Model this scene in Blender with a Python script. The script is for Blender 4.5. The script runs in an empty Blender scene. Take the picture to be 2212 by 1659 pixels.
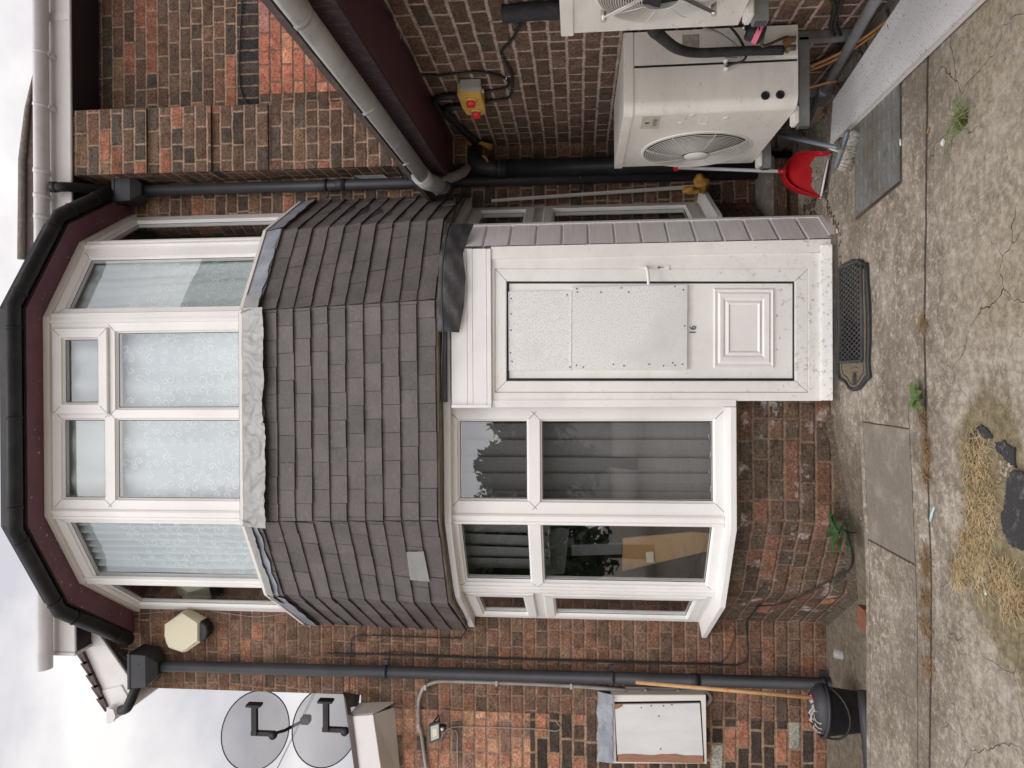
import bpy, bmesh, math, random
from mathutils import Vector, Matrix, noise as MN
random.seed(7)
SC = bpy.context.scene
COL = SC.collection
# ------------------------------------------------------------------ camera
HC = 1.45
FPX = 1560.0
TH = math.radians(5.13); YAW = .004; ROLL = .0055
FW = Vector((-math.sin(YAW)*math.cos(TH), math.cos(YAW)*math.cos(TH), math.sin(TH)))
XR = Vector((math.cos(YAW), math.sin(YAW), 0)); DN = -(XR.cross(FW))
CA = math.cos(ROLL)*XR + math.sin(ROLL)*DN
CB = -math.sin(ROLL)*XR + math.cos(ROLL)*DN
cd = bpy.data.cameras.new('camera'); cam = bpy.data.objects.new('camera', cd); COL.objects.link(cam)
cd.sensor_width = 36; cd.sensor_fit = 'HORIZONTAL'; cd.lens = FPX/2212*36; cd.clip_end = 500; cd.clip_start = .05
m = Matrix((CB, CA, -FW)).transposed().to_4x4(); m.translation = (0, 0, HC)   # the phone was held on its side
cam.matrix_world = m
SC.camera = cam
# ------------------------------------------------------------------ sky, sun, exposure
SC.view_settings.view_transform = 'Standard'; SC.view_settings.look = 'None'
SC.view_settings.exposure = -.01; SC.view_settings.gamma = 1
SUN_EL, SUN_AZ = math.radians(58), math.radians(187)
w = bpy.data.worlds.new('World'); SC.world = w; w.use_nodes = True
wt = w.node_tree; wt.nodes.clear()
wo = wt.nodes.new('ShaderNodeOutputWorld'); wb = wt.nodes.new('ShaderNodeBackground')
sky = wt.nodes.new('ShaderNodeTexSky'); sky.sky_type = 'NISHITA'; sky.sun_disc = False
sky.sun_elevation = SUN_EL; sky.sun_rotation = SUN_AZ
tc = wt.nodes.new('ShaderNodeTexCoord')
mp = wt.nodes.new('ShaderNodeMapping'); mp.inputs['Scale'].default_value = (1.6, 1.6, 3.0)
nz = wt.nodes.new('ShaderNodeTexNoise'); nz.inputs['Scale'].default_value = 2.3; nz.inputs['Detail'].default_value = 7; nz.inputs['Roughness'].default_value = .55
rp = wt.nodes.new('ShaderNodeValToRGB')
rp.color_ramp.elements[0].position = .36; rp.color_ramp.elements[0].color = (6.7, 6.6, 7.1, 1)
rp.color_ramp.elements[1].position = .62; rp.color_ramp.elements[1].color = (10.6, 10.2, 10.05, 1)
sx = wt.nodes.new('ShaderNodeSeparateXYZ')
mr = wt.nodes.new('ShaderNodeMapRange'); mr.inputs['From Min'].default_value = .45; mr.inputs['From Max'].default_value = 1.0
mr.inputs['To Min'].default_value = 1.0; mr.inputs['To Max'].default_value = 1.3
mm = wt.nodes.new('ShaderNodeVectorMath'); mm.operation = 'SCALE'
mx = wt.nodes.new('ShaderNodeMix'); mx.data_type = 'RGBA'; mx.inputs['Factor'].default_value = .93
wt.links.new(tc.outputs['Generated'], mp.inputs['Vector']); wt.links.new(mp.outputs[0], nz.inputs['Vector'])
wt.links.new(nz.outputs[0], rp.inputs[0]); wt.links.new(tc.outputs['Generated'], sx.inputs[0])
wt.links.new(sx.outputs['Z'], mr.inputs['Value']); mr2 = wt.nodes.new('ShaderNodeMapRange'); mr2.interpolation_type = 'SMOOTHSTEP'; mr2.inputs['From Min'].default_value = .1; mr2.inputs['From Max'].default_value = -.75; mr2.inputs['To Min'].default_value = 1.0; mr2.inputs['To Max'].default_value = 2.3
wt.links.new(sx.outputs['Y'], mr2.inputs['Value']); mlt = wt.nodes.new('ShaderNodeMath'); mlt.operation = 'MULTIPLY'; wt.links.new(mr.outputs[0], mlt.inputs[0]); wt.links.new(mr2.outputs[0], mlt.inputs[1])   # the cloud is brighter on the sun's side, behind the camera
wt.links.new(rp.outputs[0], mm.inputs[0]); wt.links.new(mlt.outputs[0], mm.inputs['Scale'])
wt.links.new(sky.outputs[0], mx.inputs['A']); wt.links.new(mm.outputs[0], mx.inputs['B'])
wt.links.new(mx.outputs['Result'], wb.inputs['Color']); wb.inputs['Strength'].default_value = .1
wt.links.new(wb.outputs[0], wo.inputs[0])
sl = bpy.data.lights.new('sun', 'SUN'); sl.energy = .8; sl.angle = math.radians(15); sl.color = (1, .965, .92)
so = bpy.data.objects.new('sun', sl); COL.objects.link(so)
sd = Vector((-.12*math.cos(SUN_EL), -math.cos(SUN_EL)*.99, math.sin(SUN_EL)))
so.rotation_euler = sd.to_track_quat('Z', 'Y').to_euler()

# ------------------------------------------------------------------ pixel -> point helpers (pixels of the 2212 x 1659 photograph)
def ray(x, y):
    return FW + (829.5 - y)/FPX*CA + (x - 1106)/FPX*CB
def Wp(x, y, Y):
    d = ray(x, y); return Vector((d.x*Y/d.y, Y, d.z*Y/d.y + HC))
def WX(x, y, X):
    d = ray(x, y); t = X/d.x; return Vector((X, d.y*t, d.z*t + HC))
def WZ(x, y, z):
    d = ray(x, y); t = (z - HC)/d.z; return Vector((d.x*t, d.y*t, z))
def sm(a, b, t):
    t = max(0, min(1, (t-a)/(b-a))); return t*t*(3-2*t)
def slab(X): return -.045*sm(.35, -1.2, X)
def gz(X, Y):
    z = slab(X)
    if Y > 3.912 and X < -.2: z = min(z-.01*min(1, -.2-X), -.125*(-.2-X)/.67 if X > -.87 else -.125-.145*min(1, (-.87-X)/.5))
    return z
def G(x, y, dz=0):
    z = 0
    for _ in range(8):
        p = WZ(x, y, z+dz); z = gz(p.x, p.y)
    return WZ(x, y, z+dz)
def rp_(ox, oy, s, pts):
    return [((ox+a/s)/1.8517, (oy+b/s)/1.8517) for a, b in pts]
def plan(x, y, A, B):      # pixel -> point on the vertical plane through plan points A and B
    d = ray(x, y); n = Vector((B[1]-A[1], -(B[0]-A[0]), 0)); t = n.dot(Vector((A[0], A[1], 0)))/n.dot(d)
    return Vector((d.x*t, d.y*t, d.z*t+HC))

# ------------------------------------------------------------------ materials
def mat(name, color, rough=.6, metal=0, noise=None, bump=None, spec=None, ramp=None, scale=(1, 1, 1), coord='Object'):
    """noise: (scale, detail, other colour, low, high);  bump: (scale, strength)"""
    M = bpy.data.materials.new(name); M.use_nodes = True
    t = M.node_tree; b = t.nodes['Principled BSDF']
    b.inputs['Base Color'].default_value = (*color, 1); b.inputs['Roughness'].default_value = rough; b.inputs['Metallic'].default_value = metal
    if spec is not None: b.inputs['Specular IOR Level'].default_value = spec
    c = t.nodes.new('ShaderNodeTexCoord'); mpn = t.nodes.new('ShaderNodeMapping'); mpn.inputs['Scale'].default_value = scale
    t.links.new(c.outputs[coord], mpn.inputs[0])
    last = None
    for nn in (noise if isinstance(noise, list) else [noise] if noise else []):
        n = t.nodes.new('ShaderNodeTexNoise'); n.inputs['Scale'].default_value = nn[0]; n.inputs['Detail'].default_value = nn[1]; n.inputs['Roughness'].default_value = .6
        t.links.new(mpn.outputs[0], n.inputs['Vector'])
        r = t.nodes.new('ShaderNodeMapRange'); r.inputs['From Min'].default_value = nn[3]; r.inputs['From Max'].default_value = nn[4]
        t.links.new(n.outputs[0], r.inputs[0])
        x = t.nodes.new('ShaderNodeMix'); x.data_type = 'RGBA'; x.inputs['B'].default_value = (*nn[2], 1)
        if last: t.links.new(last, x.inputs['A'])
        else: x.inputs['A'].default_value = (*color, 1)
        t.links.new(r.outputs[0], x.inputs['Factor']); last = x.outputs['Result']
    if last: t.links.new(last, b.inputs['Base Color'])
    if bump:
        n = t.nodes.new('ShaderNodeTexNoise'); n.inputs['Scale'].default_value = bump[0]; n.inputs['Detail'].default_value = 4
        t.links.new(mpn.outputs[0], n.inputs['Vector'])
        bb = t.nodes.new('ShaderNodeBump'); bb.inputs['Strength'].default_value = bump[1]; bb.inputs['Distance'].default_value = .01
        t.links.new(n.outputs[0], bb.inputs['Height']); t.links.new(bb.outputs[0], b.inputs['Normal'])
    return M

def mth(t, op, a, b=None, c=None):
    n = t.nodes.new('ShaderNodeMath'); n.operation = op
    for i, v in enumerate((a, b, c)):
        if v is None: continue
        if isinstance(v, (int, float)): n.inputs[i].default_value = v
        else: t.links.new(v, n.inputs[i])
    return n.outputs[0]
def mixc(t, f, a, b, mode='MIX'):
    n = t.nodes.new('ShaderNodeMix'); n.data_type = 'RGBA'; n.blend_type = mode
    for s, v in (('Factor', f), ('A', a), ('B', b)):
        if isinstance(v, (int, float)): n.inputs[s].default_value = v
        elif isinstance(v, tuple): n.inputs[s].default_value = (*v, 1)
        else: t.links.new(v, n.inputs[s])
    return n.outputs['Result']
def nz_(t, vec, scale, detail=3, rough=.6, four=False):
    n = t.nodes.new('ShaderNodeTexNoise'); n.inputs['Scale'].default_value = scale; n.inputs['Detail'].default_value = detail; n.inputs['Roughness'].default_value = rough
    t.links.new(vec, n.inputs['Vector']); return n
def mr_(t, v, a, b, c=0., d=1.):
    n = t.nodes.new('ShaderNodeMapRange')
    for i, q in enumerate((a, b, c, d)): n.inputs[1+i].default_value = q
    t.links.new(v, n.inputs[0]); return n.outputs[0]

def brick_mat(name, pal, mortar, L=.236, h=.0885, mw=.013, seed=0., header=.22, light=None, wob=.014, strength=.9, stagger=.5, edge=.0025):
    """bricks laid out in metres of the UV map: random headers, per-brick colour, rough joints"""
    M = bpy.data.materials.new(name); M.use_nodes = True; t = M.node_tree; b = t.nodes['Principled BSDF']
    uv = t.nodes.new('ShaderNodeUVMap'); ob = uv.outputs[0]
    n1 = nz_(t, ob, 9, 3)
    va = t.nodes.new('ShaderNodeVectorMath'); va.operation = 'MULTIPLY_ADD'
    t.links.new(n1.outputs['Color'], va.inputs[0]); va.inputs[1].default_value = (wob, wob, 0); t.links.new(ob, va.inputs[2])
    n2 = nz_(t, ob, 60, 2); vb = t.nodes.new('ShaderNodeVectorMath'); vb.operation = 'MULTIPLY_ADD'
    t.links.new(n2.outputs['Color'], vb.inputs[0]); vb.inputs[1].default_value = (wob*.7, wob*.7, 0); t.links.new(va.outputs[0], vb.inputs[2])
    s = t.nodes.new('ShaderNodeSeparateXYZ'); t.links.new(vb.outputs[0], s.inputs[0]); u, v = s.outputs[0], s.outputs[1]
    vr = mth(t, 'DIVIDE', v, h); row = mth(t, 'FLOOR', vr); fv = mth(t, 'SUBTRACT', vr, row)
    wn = t.nodes.new('ShaderNodeTexWhiteNoise'); wn.noise_dimensions = '1D'; t.links.new(mth(t, 'ADD', row, seed+.37), wn.inputs['W'])
    par = mth(t, 'MULTIPLY', mth(t, 'MODULO', mth(t, 'ADD', row, 1000.), 2.), stagger)
    sh = mth(t, 'ADD', par, mth(t, 'MULTIPLY', wn.outputs['Value'], .16))
    ur = mth(t, 'ADD', mth(t, 'DIVIDE', u, L), sh); colm = mth(t, 'FLOOR', ur); fu = mth(t, 'SUBTRACT', ur, colm)
    cm = t.nodes.new('ShaderNodeCombineXYZ'); t.links.new(colm, cm.inputs[0]); t.links.new(row, cm.inputs[1]); cm.inputs[2].default_value = seed
    w1 = t.nodes.new('ShaderNodeTexWhiteNoise'); w1.noise_dimensions = '3D'; t.links.new(cm.outputs[0], w1.inputs['Vector'])
    isH = mth(t, 'LESS_THAN', w1.outputs['Value'], header)
    fu2 = mth(t, 'MULTIPLY', fu, 2.); half = mth(t, 'FLOOR', fu2); fr2 = mth(t, 'SUBTRACT', fu2, half)
    # distance to the brick's edges in metres
    dS = mth(t, 'MULTIPLY', mth(t, 'MINIMUM', fu, mth(t, 'SUBTRACT', 1., fu)), L)
    dH = mth(t, 'MULTIPLY', mth(t, 'MINIMUM', fr2, mth(t, 'SUBTRACT', 1., fr2)), L/2)
    du = mth(t, 'ADD', mth(t, 'MULTIPLY', dH, isH), mth(t, 'MULTIPLY', dS, mth(t, 'SUBTRACT', 1., isH)))
    dv = mth(t, 'MULTIPLY', mth(t, 'MINIMUM', fv, mth(t, 'SUBTRACT', 1., fv)), h)
    d = mth(t, 'MINIMUM', du, dv)
    k = mr_(t, d, mw/2-edge, mw/2+edge)          # 0 mortar, 1 brick
    c2 = t.nodes.new('ShaderNodeCombineXYZ'); t.links.new(colm, c2.inputs[0]); t.links.new(row, c2.inputs[1])
    t.links.new(mth(t, 'ADD', mth(t, 'MULTIPLY', half, isH), seed+.5), c2.inputs[2])
    w2 = t.nodes.new('ShaderNodeTexWhiteNoise'); w2.noise_dimensions = '3D'; t.links.new(c2.outputs[0], w2.inputs['Vector'])
    rmp = t.nodes.new('ShaderNodeValToRGB'); cr = rmp.color_ramp; cr.interpolation = 'CONSTANT'
    while len(cr.elements) < len(pal): cr.elements.new(.5)
    tot = sum(q[0] for q in pal); acc = 0
    for e, q in zip(cr.elements, pal): e.position = acc/tot; acc += q[0]
    for e, q in zip(cr.elements, pal): e.color = (*q[1], 1)
    t.links.new(w2.outputs['Value'], rmp.inputs[0])
    hsv = t.nodes.new('ShaderNodeHueSaturation'); hsv.inputs['Saturation'].default_value = .91; t.links.new(rmp.outputs[0], hsv.inputs['Color'])
    sp = t.nodes.new('ShaderNodeSeparateColor'); t.links.new(w2.outputs['Color'], sp.inputs[0])
    t.links.new(mr_(t, sp.outputs[1], 0, 1, .82, 1.18), hsv.inputs['Value'])
    nA = nz_(t, ob, 14, 6, .7); nB = nz_(t, ob, 62, 5, .8); nC = nz_(t, ob, 2.2, 4)
    val = mth(t, 'MULTIPLY', mr_(t, nA.outputs[0], .3, .7, .50, 1.55), mr_(t, nB.outputs[0], .34, .66, .36, 1.72))
    val = mth(t, 'MULTIPLY', val, mr_(t, nC.outputs[0], .3, .7, .8, 1.18))
    vs = t.nodes.new('ShaderNodeVectorMath'); vs.operation = 'SCALE'; t.links.new(hsv.outputs[0], vs.inputs[0]); t.links.new(val, vs.inputs['Scale'])
    bc = vs.outputs[0]
    # pale specks and chips
    vo = nz_(t, ob, 48, 4, .7); bc = mixc(t, mth(t, 'MULTIPLY', mr_(t, vo.outputs[0], .64, .70), .45), bc, (.36, .30, .25)); nD = nz_(t, ob, 7, 4, .7); bc = mixc(t, mth(t, 'MULTIPLY', mr_(t, nD.outputs[0], .55, .72), .55), bc, (.055, .042, .036))
    if light: bc = mixc(t, mth(t, 'MULTIPLY', mr_(t, nz_(t, ob, light[0], 5, .75).outputs[0], light[1], light[1]+.12), light[2]), bc, (.55, .5, .47))
    mo = t.nodes.new('ShaderNodeVectorMath'); mo.operation = 'SCALE'; mo.inputs[0].default_value = mortar
    t.links.new(mth(t, 'MULTIPLY', mr_(t, nA.outputs[0], .3, .7, .5, 1.3), mr_(t, nB.outputs[0], .34, .66, .55, 1.4)), mo.inputs['Scale'])
    t.links.new(mixc(t, k, mo.outputs[0], bc), b.inputs['Base Color'])
    b.inputs['Roughness'].default_value = .92; b.inputs['Specular IOR Level'].default_value = .2
    kk = mr_(t, d, mw/2-.004, mw/2+.006)
    hh = mth(t, 'ADD', mth(t, 'MULTIPLY', kk, 1.), mth(t, 'MULTIPLY', nB.outputs[0], .45))
    hh = mth(t, 'ADD', hh, mth(t, 'MULTIPLY', sp.outputs[0], .35))
    bb = t.nodes.new('ShaderNodeBump'); bb.inputs['Strength'].default_value = strength; bb.inputs['Distance'].default_value = .007
    t.links.new(hh, bb.inputs['Height']); t.links.new(bb.outputs[0], b.inputs['Normal'])
    return M

PAL_MAIN = [(3, (0.1477, 0.0766, 0.0458)), (3, (0.1253, 0.0724, 0.0451)), (1.3, (0.0952, 0.0626, 0.0432)), (1.6, (0.1757, 0.0836, 0.047)), (3, (0.1351, 0.0794, 0.0495)), (0.6, (0.2247, 0.0969, 0.0508)), (1, (0.1582, 0.0948, 0.0584))]
PAL_DARK = [(3, (0.1182, 0.0682, 0.0442)), (3, (0.1002, 0.0643, 0.0435)), (2.4, (0.0761, 0.0572, 0.0428)), (1.6, (0.1431, 0.0728, 0.0435)), (0.8, (0.2289, 0.0869, 0.0463)), (0.6, (0.1743, 0.1048, 0.0589))]
PAL_SIDE = [(3, (.118, .070, 0.0468)), (3, (.105, .063, 0.0432)), (2, (.128, .073, 0.0468)), (1, (.092, .063, 0.0468))]
PAL_ORANGE = [(3, (0.353, 0.1545, 0.0861)), (3, (0.302, 0.129, 0.0746)), (2, (0.404, 0.2012, 0.1129)), (1.8, (0.234, 0.1247, 0.0899)), (0.9, (0.1235, 0.0754, 0.0517)), (0.4, (0.438, 0.3372, 0.1894))]
PAL_DKOR = [(3, (.055, .038, 0.0306)), (1.2, (.33, .13, 0.0675)), (1.6, (.08, .05, 0.0360)), (1.1, (.20, .085, 0.0450)), (.25, (.3, .29, 0.2430))]
PAL_INF = [(3, (.40, .125, .065)), (3, (.34, .11, .06)), (2, (.44, .17, .085)), (1, (.33, .14, .11))]
PAL_BAY = [(3, (0.1151, 0.0663, 0.0417)), (3, (0.0911, 0.0615, 0.041)), (2, (0.0871, 0.0647, 0.0446)), (1.2, (0.1671, 0.0759, 0.0446)), (0.4, (0.2871, 0.1095, 0.0532))]
M_MAIN = brick_mat('brick_main', PAL_MAIN, (.25, .155, .11), seed=1, header=.35)
M_UP = brick_mat('brick_dark', PAL_DARK, (.34, .225, .16), seed=2, header=.18)
M_SIDE = brick_mat('brick_side', PAL_SIDE, (.42, .32, .265), L=.205, seed=3, header=.1, mw=.016)
M_ORANGE = brick_mat('brick_orange', PAL_ORANGE, (.30, .195, .135), seed=4, header=.25, mw=.016)
M_DKOR = brick_mat('brick_patched', PAL_DKOR, (.30, .20, .135), seed=5, header=.25, mw=.018)
M_INF = brick_mat('brick_infill', PAL_INF, (.20, .15, .11), seed=6, header=.2, mw=.012)
M_BAY = brick_mat('brick_bay', PAL_BAY, (.20, .135, .095), seed=7, header=.45, light=(4.5, .565, .75))

def upvc(name, c=(.80, .775, .75), dirt=.35):
    return mat(name, c, .38, noise=[(1.6, 6, tuple(q*.86 for q in c), .45, .75), (45, 4, (.42, .36, .29), .66, .66+dirt)], bump=(7, .02))
M_PVC = upvc('white_upvc', (.79, .772, .748)); M_PVCD = upvc('weathered_upvc', (.70, .67, .62), .2)
def pvc_low():
    M = upvc('door_upvc', (.79, .77, .735)); t = M.node_tree; b = t.nodes['Principled BSDF']; src = b.inputs['Base Color'].links[0].from_socket
    c = t.nodes.new('ShaderNodeTexCoord'); s = t.nodes.new('ShaderNodeSeparateXYZ'); t.links.new(c.outputs['Object'], s.inputs[0])
    n = nz_(t, c.outputs['Object'], 34, 6, .8); low = mr_(t, s.outputs[2], .75, .0, .0, 1)
    f = mth(t, 'MULTIPLY', mr_(t, mth(t, 'ADD', n.outputs[0], mth(t, 'MULTIPLY', low, .09)), .62, .70), .6)
    n2 = nz_(t, c.outputs['Object'], 5, 4, .7); f2 = mth(t, 'MULTIPLY', mr_(t, n2.outputs[0], .5, .72), .35)
    col = mixc(t, f2, src, (.60, .57, .50)); col = mixc(t, f, col, (.26, .22, .17)); t.links.new(col, b.inputs['Base Color']); return M
M_CLAD = mat('cladding_upvc', (.80, .775, .78), .42, noise=[(3, 5, (.70, .68, .685), .4, .7), (60, 2, (.44, .41, .4), .55, .8)], scale=(1, 1, 14))
M_GUTW = mat('white_gutter', (.66, .64, .645), .4, noise=(5, 5, (.5, .49, .48), .45, .8))
M_FASC = mat('white_fascia', (.68, .66, .645), .45, noise=(4, 5, (.55, .53, .5), .5, .85))
M_GUTG = mat('grey_gutter', (.40, .39, .375), .45, noise=[(6, 6, (.27, .26, .25), .4, .7), (40, 3, (.2, .19, .18), .6, .8)])
M_BLK = mat('black_plastic', (.012, .012, .014), .5, noise=(9, 5, (.028, .027, .028), .45, .75), spec=.35)
M_BLKG = mat('dusty_black_plastic', (.026, .026, .030), .5, noise=(5, 5, (.038, .037, .042), .4, .75), spec=.4)
M_SOFD = mat('dark_soffit', (.022, .014, .022), .7, noise=(6, 4, (.03, .02, .026), .4, .7))
M_MAR = mat('maroon_paint', (.070, .016, .030), .45, noise=[(7, 6, (.042, .012, .022), .4, .7), (26, 5, (.32, .24, .2), .70, .74)], bump=(30, .2))
M_MARB = mat('faded_maroon_paint', (.15, .055, .075), .5, noise=[(5, 6, (.095, .035, .052), .4, .7), (22, 5, (.42, .34, .28), .655, .69)], bump=(30, .25))
M_MARD = mat('old_maroon_paint', (.038, .018, .024), .75, noise=[(14, 6, (.10, .075, .075), .5, .75), (34, 6, (.38, .31, .25), .66, .72)], bump=(40, .6), scale=(1, 3, 1))
def tile_mat():
    M = mat('slate_tile', (.094, .079, .074), .62, noise=[(6, 6, (.066, .056, .052), .38, .68), (38, 5, (.14, .125, .118), .58, .8)], bump=(40, .4))
    t = M.node_tree; b = t.nodes['Principled BSDF']
    g = t.nodes.new('ShaderNodeNewGeometry'); src = b.inputs['Base Color'].links[0].from_socket
    vs = t.nodes.new('ShaderNodeVectorMath'); vs.operation = 'SCALE'; t.links.new(src, vs.inputs[0])
    t.links.new(mr_(t, g.outputs['Random Per Island'], 0, 1, .82, 1.18), vs.inputs['Scale']); t.links.new(vs.outputs[0], b.inputs['Base Color'])
    return M
M_TILE = tile_mat()
M_LEAD = mat('lead', (.20, .215, .25), .5, metal=.25, noise=[(6, 5, (.32, .335, .37), .4, .7), (30, 4, (.1, .1, .11), .6, .8)], bump=(18, .4))
M_LEADD = mat('dark_lead', (.065, .065, .07), .55, metal=.2, noise=(9, 5, (.15, .15, .155), .5, .8), bump=(14, .35), scale=(1, 1, 3))
M_TAPE = mat('silver_tape', (.27, .265, .26), .42, metal=.1, noise=(3, 4, (.22, .215, .21), .4, .7), bump=(4.5, .5))
M_ROOF = mat('roof_tile_dark', (.085, .06, .055), .8, noise=(14, 4, (.16, .13, .11), .5, .8), bump=(30, .5))
M_FOAM = mat('expanding_foam', (.52, .27, .045), .8, noise=(20, 4, (.30, .15, .03), .4, .7), bump=(25, .9))
M_RUB = mat('black_seal', (.012, .012, .014), .5)
M_CREAM = mat('cream_plastic', (.62, .58, .42), .45)
M_ACW = mat('cream_metal', (.72, .69, .625), .42, noise=[(2.5, 6, (.60, .57, .51), .42, .75), (22, 5, (.28, .23, .18), .62, .8)], scale=(1, 1, 2.5))
M_ACW2 = mat('cream_metal_grille', (.70, .67, .61), .4)
M_GALV = mat('galvanised_steel', (.26, .265, .26), .5, metal=.5, noise=(9, 5, (.13, .125, .115), .4, .75))
M_DKM = mat('dark_interior', (.012, .012, .015), .6)
M_INS = mat('pipe_insulation', (.020, .020, .022), .75, noise=(30, 4, (.05, .047, .045), .5, .8), bump=(40, .5))
M_GREYP = mat('grey_pipe', (.21, .215, .225), .45, noise=(8, 4, (.14, .14, .145), .45, .75))
M_CABLE = mat('black_cable', (.018, .016, .016), .55)
M_CABG = mat('grey_cable', (.30, .285, .265), .55, noise=(10, 3, (.22, .2, .185), .4, .7))
M_COPPER = mat('orange_pipe', (.42, .19, .06), .55, noise=(12, 4, (.25, .12, .05), .45, .75))
M_YEL = mat('yellow_plastic', (.66, .42, .10), .45, noise=(12, 4, (.45, .3, .1), .5, .8))
M_GREYB = mat('grey_plastic', (.36, .345, .32), .5)
M_RED = mat('red_plastic', (.42, .012, .016), .4, noise=(6, 4, (.26, .008, .012), .4, .75))
M_REDB = mat('bright_red_plastic', (.62, .03, .03), .4)
M_WOOD = mat('broom_wood', (.52, .31, .14), .55, noise=(9, 5, (.40, .22, .09), .4, .7), scale=(6, 6, .6))
M_PLY = mat('painted_plywood', (.66, .655, .65), .6, noise=[(3, 5, (.58, .575, .57), .4, .7), (60, 4, (.3, .22, .17), .68, .78)], scale=(3, 3, 1))
M_PLYB = mat('bare_plywood', (.33, .165, .105), .75, noise=(20, 5, (.22, .12, .08), .4, .7), scale=(4, 1, .5))
M_BOARD = mat('white_speckled_board', (.75, .74, .725), .65, noise=[(120, 3, (.58, .57, .56), .5, .62), (2.2, 4, (.6, .59, .58), .45, .7)])
M_SHEET = mat('white_sheet_spotted', (.68, .66, .665), .35, noise=[(2, 4, (.6, .585, .59), .4, .7), (120, 2, (.12, .10, .08), .635, .665)])
M_BRISTLE = mat('pale_bristle', (.50, .46, .41), .8, noise=(60, 3, (.3, .27, .24), .4, .7))
M_GREYM = mat('handle_blue_grey', (.15, .18, .21), .4, metal=.3)
M_WHTM = mat('white_tube', (.62, .62, .64), .4)
M_ASPH = mat('asphalt_piece', (.034, .032, .036), .85, noise=(32, 6, (.13, .12, .11), .54, .68), bump=(70, .8))
M_RUBM = mat('rubber_mat', (.028, .028, .030), .6, noise=(30, 3, (.055, .052, .05), .45, .75))
M_BRISTM = mat('mat_pile', (.13, .10, .065), .95, noise=(120, 3, (.22, .18, .12), .4, .65), bump=(120, .8))
M_LEAF = mat('leaf', (.075, .125, .030), .5, noise=(25, 3, (.10, .18, .045), .4, .7))
M_LEAFD = mat('dark_leaf', (.022, .060, .018), .5, noise=(25, 3, (.04, .10, .028), .4, .7))
M_GRASS = mat('green_grass', (.13, .19, .06), .7, noise=(9, 3, (.25, .25, .1), .4, .7))
M_STRAW = mat('dry_grass', (.52, .39, .21), .8, noise=[(45, 3, (.28, .20, .11), .42, .66), (9, 3, (.62, .50, .32), .5, .75)])
M_STRAWB = mat('dead_roots', (.24, .15, .08), .85, noise=(13, 3, (.36, .24, .13), .4, .7))
M_PEB = mat('pebble', (.40, .34, .25), .8, noise=(30, 2, (.25, .21, .17), .4, .7))
M_PBLUE = mat('pale_blue_plastic', (.42, .60, .60), .4)
M_PINK = mat('pink_label', (.75, .16, .25), .55)
M_BLACKINK = mat('black_ink', (.01, .01, .012), .5)
M_BIRD = mat('litter_white', (.7, .69, .66), .6)
M_ROT = mat('dead_leaf', (.30, .14, .045), .8)
M_STONE = mat('rubble', (.17, .145, .12), .95, noise=(22, 5, (.30, .26, .22), .5, .75), bump=(30, 1.0))
M_CARD = mat('cardboard', (.38, .22, .09), .8, noise=(4, 4, (.30, .17, .07), .4, .7))
M_PVCB = pvc_low()
M_ROOM = mat('room_plaster', (.22, .20, .17), .9)
M_BLIND = mat('grey_blind', (.165, .155, .155), .85, noise=(60, 3, (.12, .112, .112), .4, .7), scale=(1, 1, 12))
M_CHROME = mat('worn_chrome', (.5, .48, .45), .35, metal=.8)
M_LAMPG = mat('lamp_glass', (.42, .42, .38), .25)
M_DARKG = mat('charcoal_metal', (.04, .042, .045), .5)
M_DIRT = mat('soil_debris', (.07, .052, .036), .95, noise=(60, 4, (.15, .115, .08), .45, .7), bump=(60, 1.0))

def glass_mat():
    M = bpy.data.materials.new('window_glass'); M.use_nodes = True; t = M.node_tree; t.nodes.clear()
    o = t.nodes.new('ShaderNodeOutputMaterial'); tr = t.nodes.new('ShaderNodeBsdfTransparent'); gl = t.nodes.new('ShaderNodeBsdfGlossy')
    tr.inputs[0].default_value = (.90, .925, .92, 1); gl.inputs['Roughness'].default_value = .012; gl.inputs['Color'].default_value = (.95, .97, 1, 1)
    fr = t.nodes.new('ShaderNodeFresnel'); ge = t.nodes.new('ShaderNodeNewGeometry'); t.links.new(mth(t, 'MULTIPLY_ADD', ge.outputs['Backfacing'], 1/2.2-2.2, 2.2), fr.inputs['IOR'])
    mxx = t.nodes.new('ShaderNodeMixShader'); t.links.new(fr.outputs[0], mxx.inputs[0]); t.links.new(tr.outputs[0], mxx.inputs[1]); t.links.new(gl.outputs[0], mxx.inputs[2])
    c = t.nodes.new('ShaderNodeTexCoord'); n = t.nodes.new('ShaderNodeTexNoise'); n.inputs['Scale'].default_value = 1.5
    t.links.new(c.outputs['Object'], n.inputs['Vector']); b = t.nodes.new('ShaderNodeBump'); b.inputs['Strength'].default_value = .05; b.inputs['Distance'].default_value = .02
    t.links.new(n.outputs[0], b.inputs['Height']); t.links.new(b.outputs[0], gl.inputs['Normal'])
    t.links.new(mxx.outputs[0], o.inputs[0]); return M
M_GLASS = glass_mat()
def see_mat(name, col, f, rough=.6, trans=0):
    M = bpy.data.materials.new(name); M.use_nodes = True; t = M.node_tree; b = t.nodes['Principled BSDF']
    b.inputs['Base Color'].default_value = (*col, 1); b.inputs['Roughness'].default_value = rough; b.inputs['Alpha'].default_value = f
    if trans: b.inputs['Transmission Weight'].default_value = trans
    return M
M_LACE = see_mat('lace_cloth', (.60, .655, .67), .93, .9)
M_MOTIF = mat('embroidery', (.80, .83, .84), .8)
M_MESHD = see_mat('perforated_mesh', (.20, .20, .215), .52, .5)
M_JAR = see_mat('clear_plastic', (.75, .78, .8), .32, .08)

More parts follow.
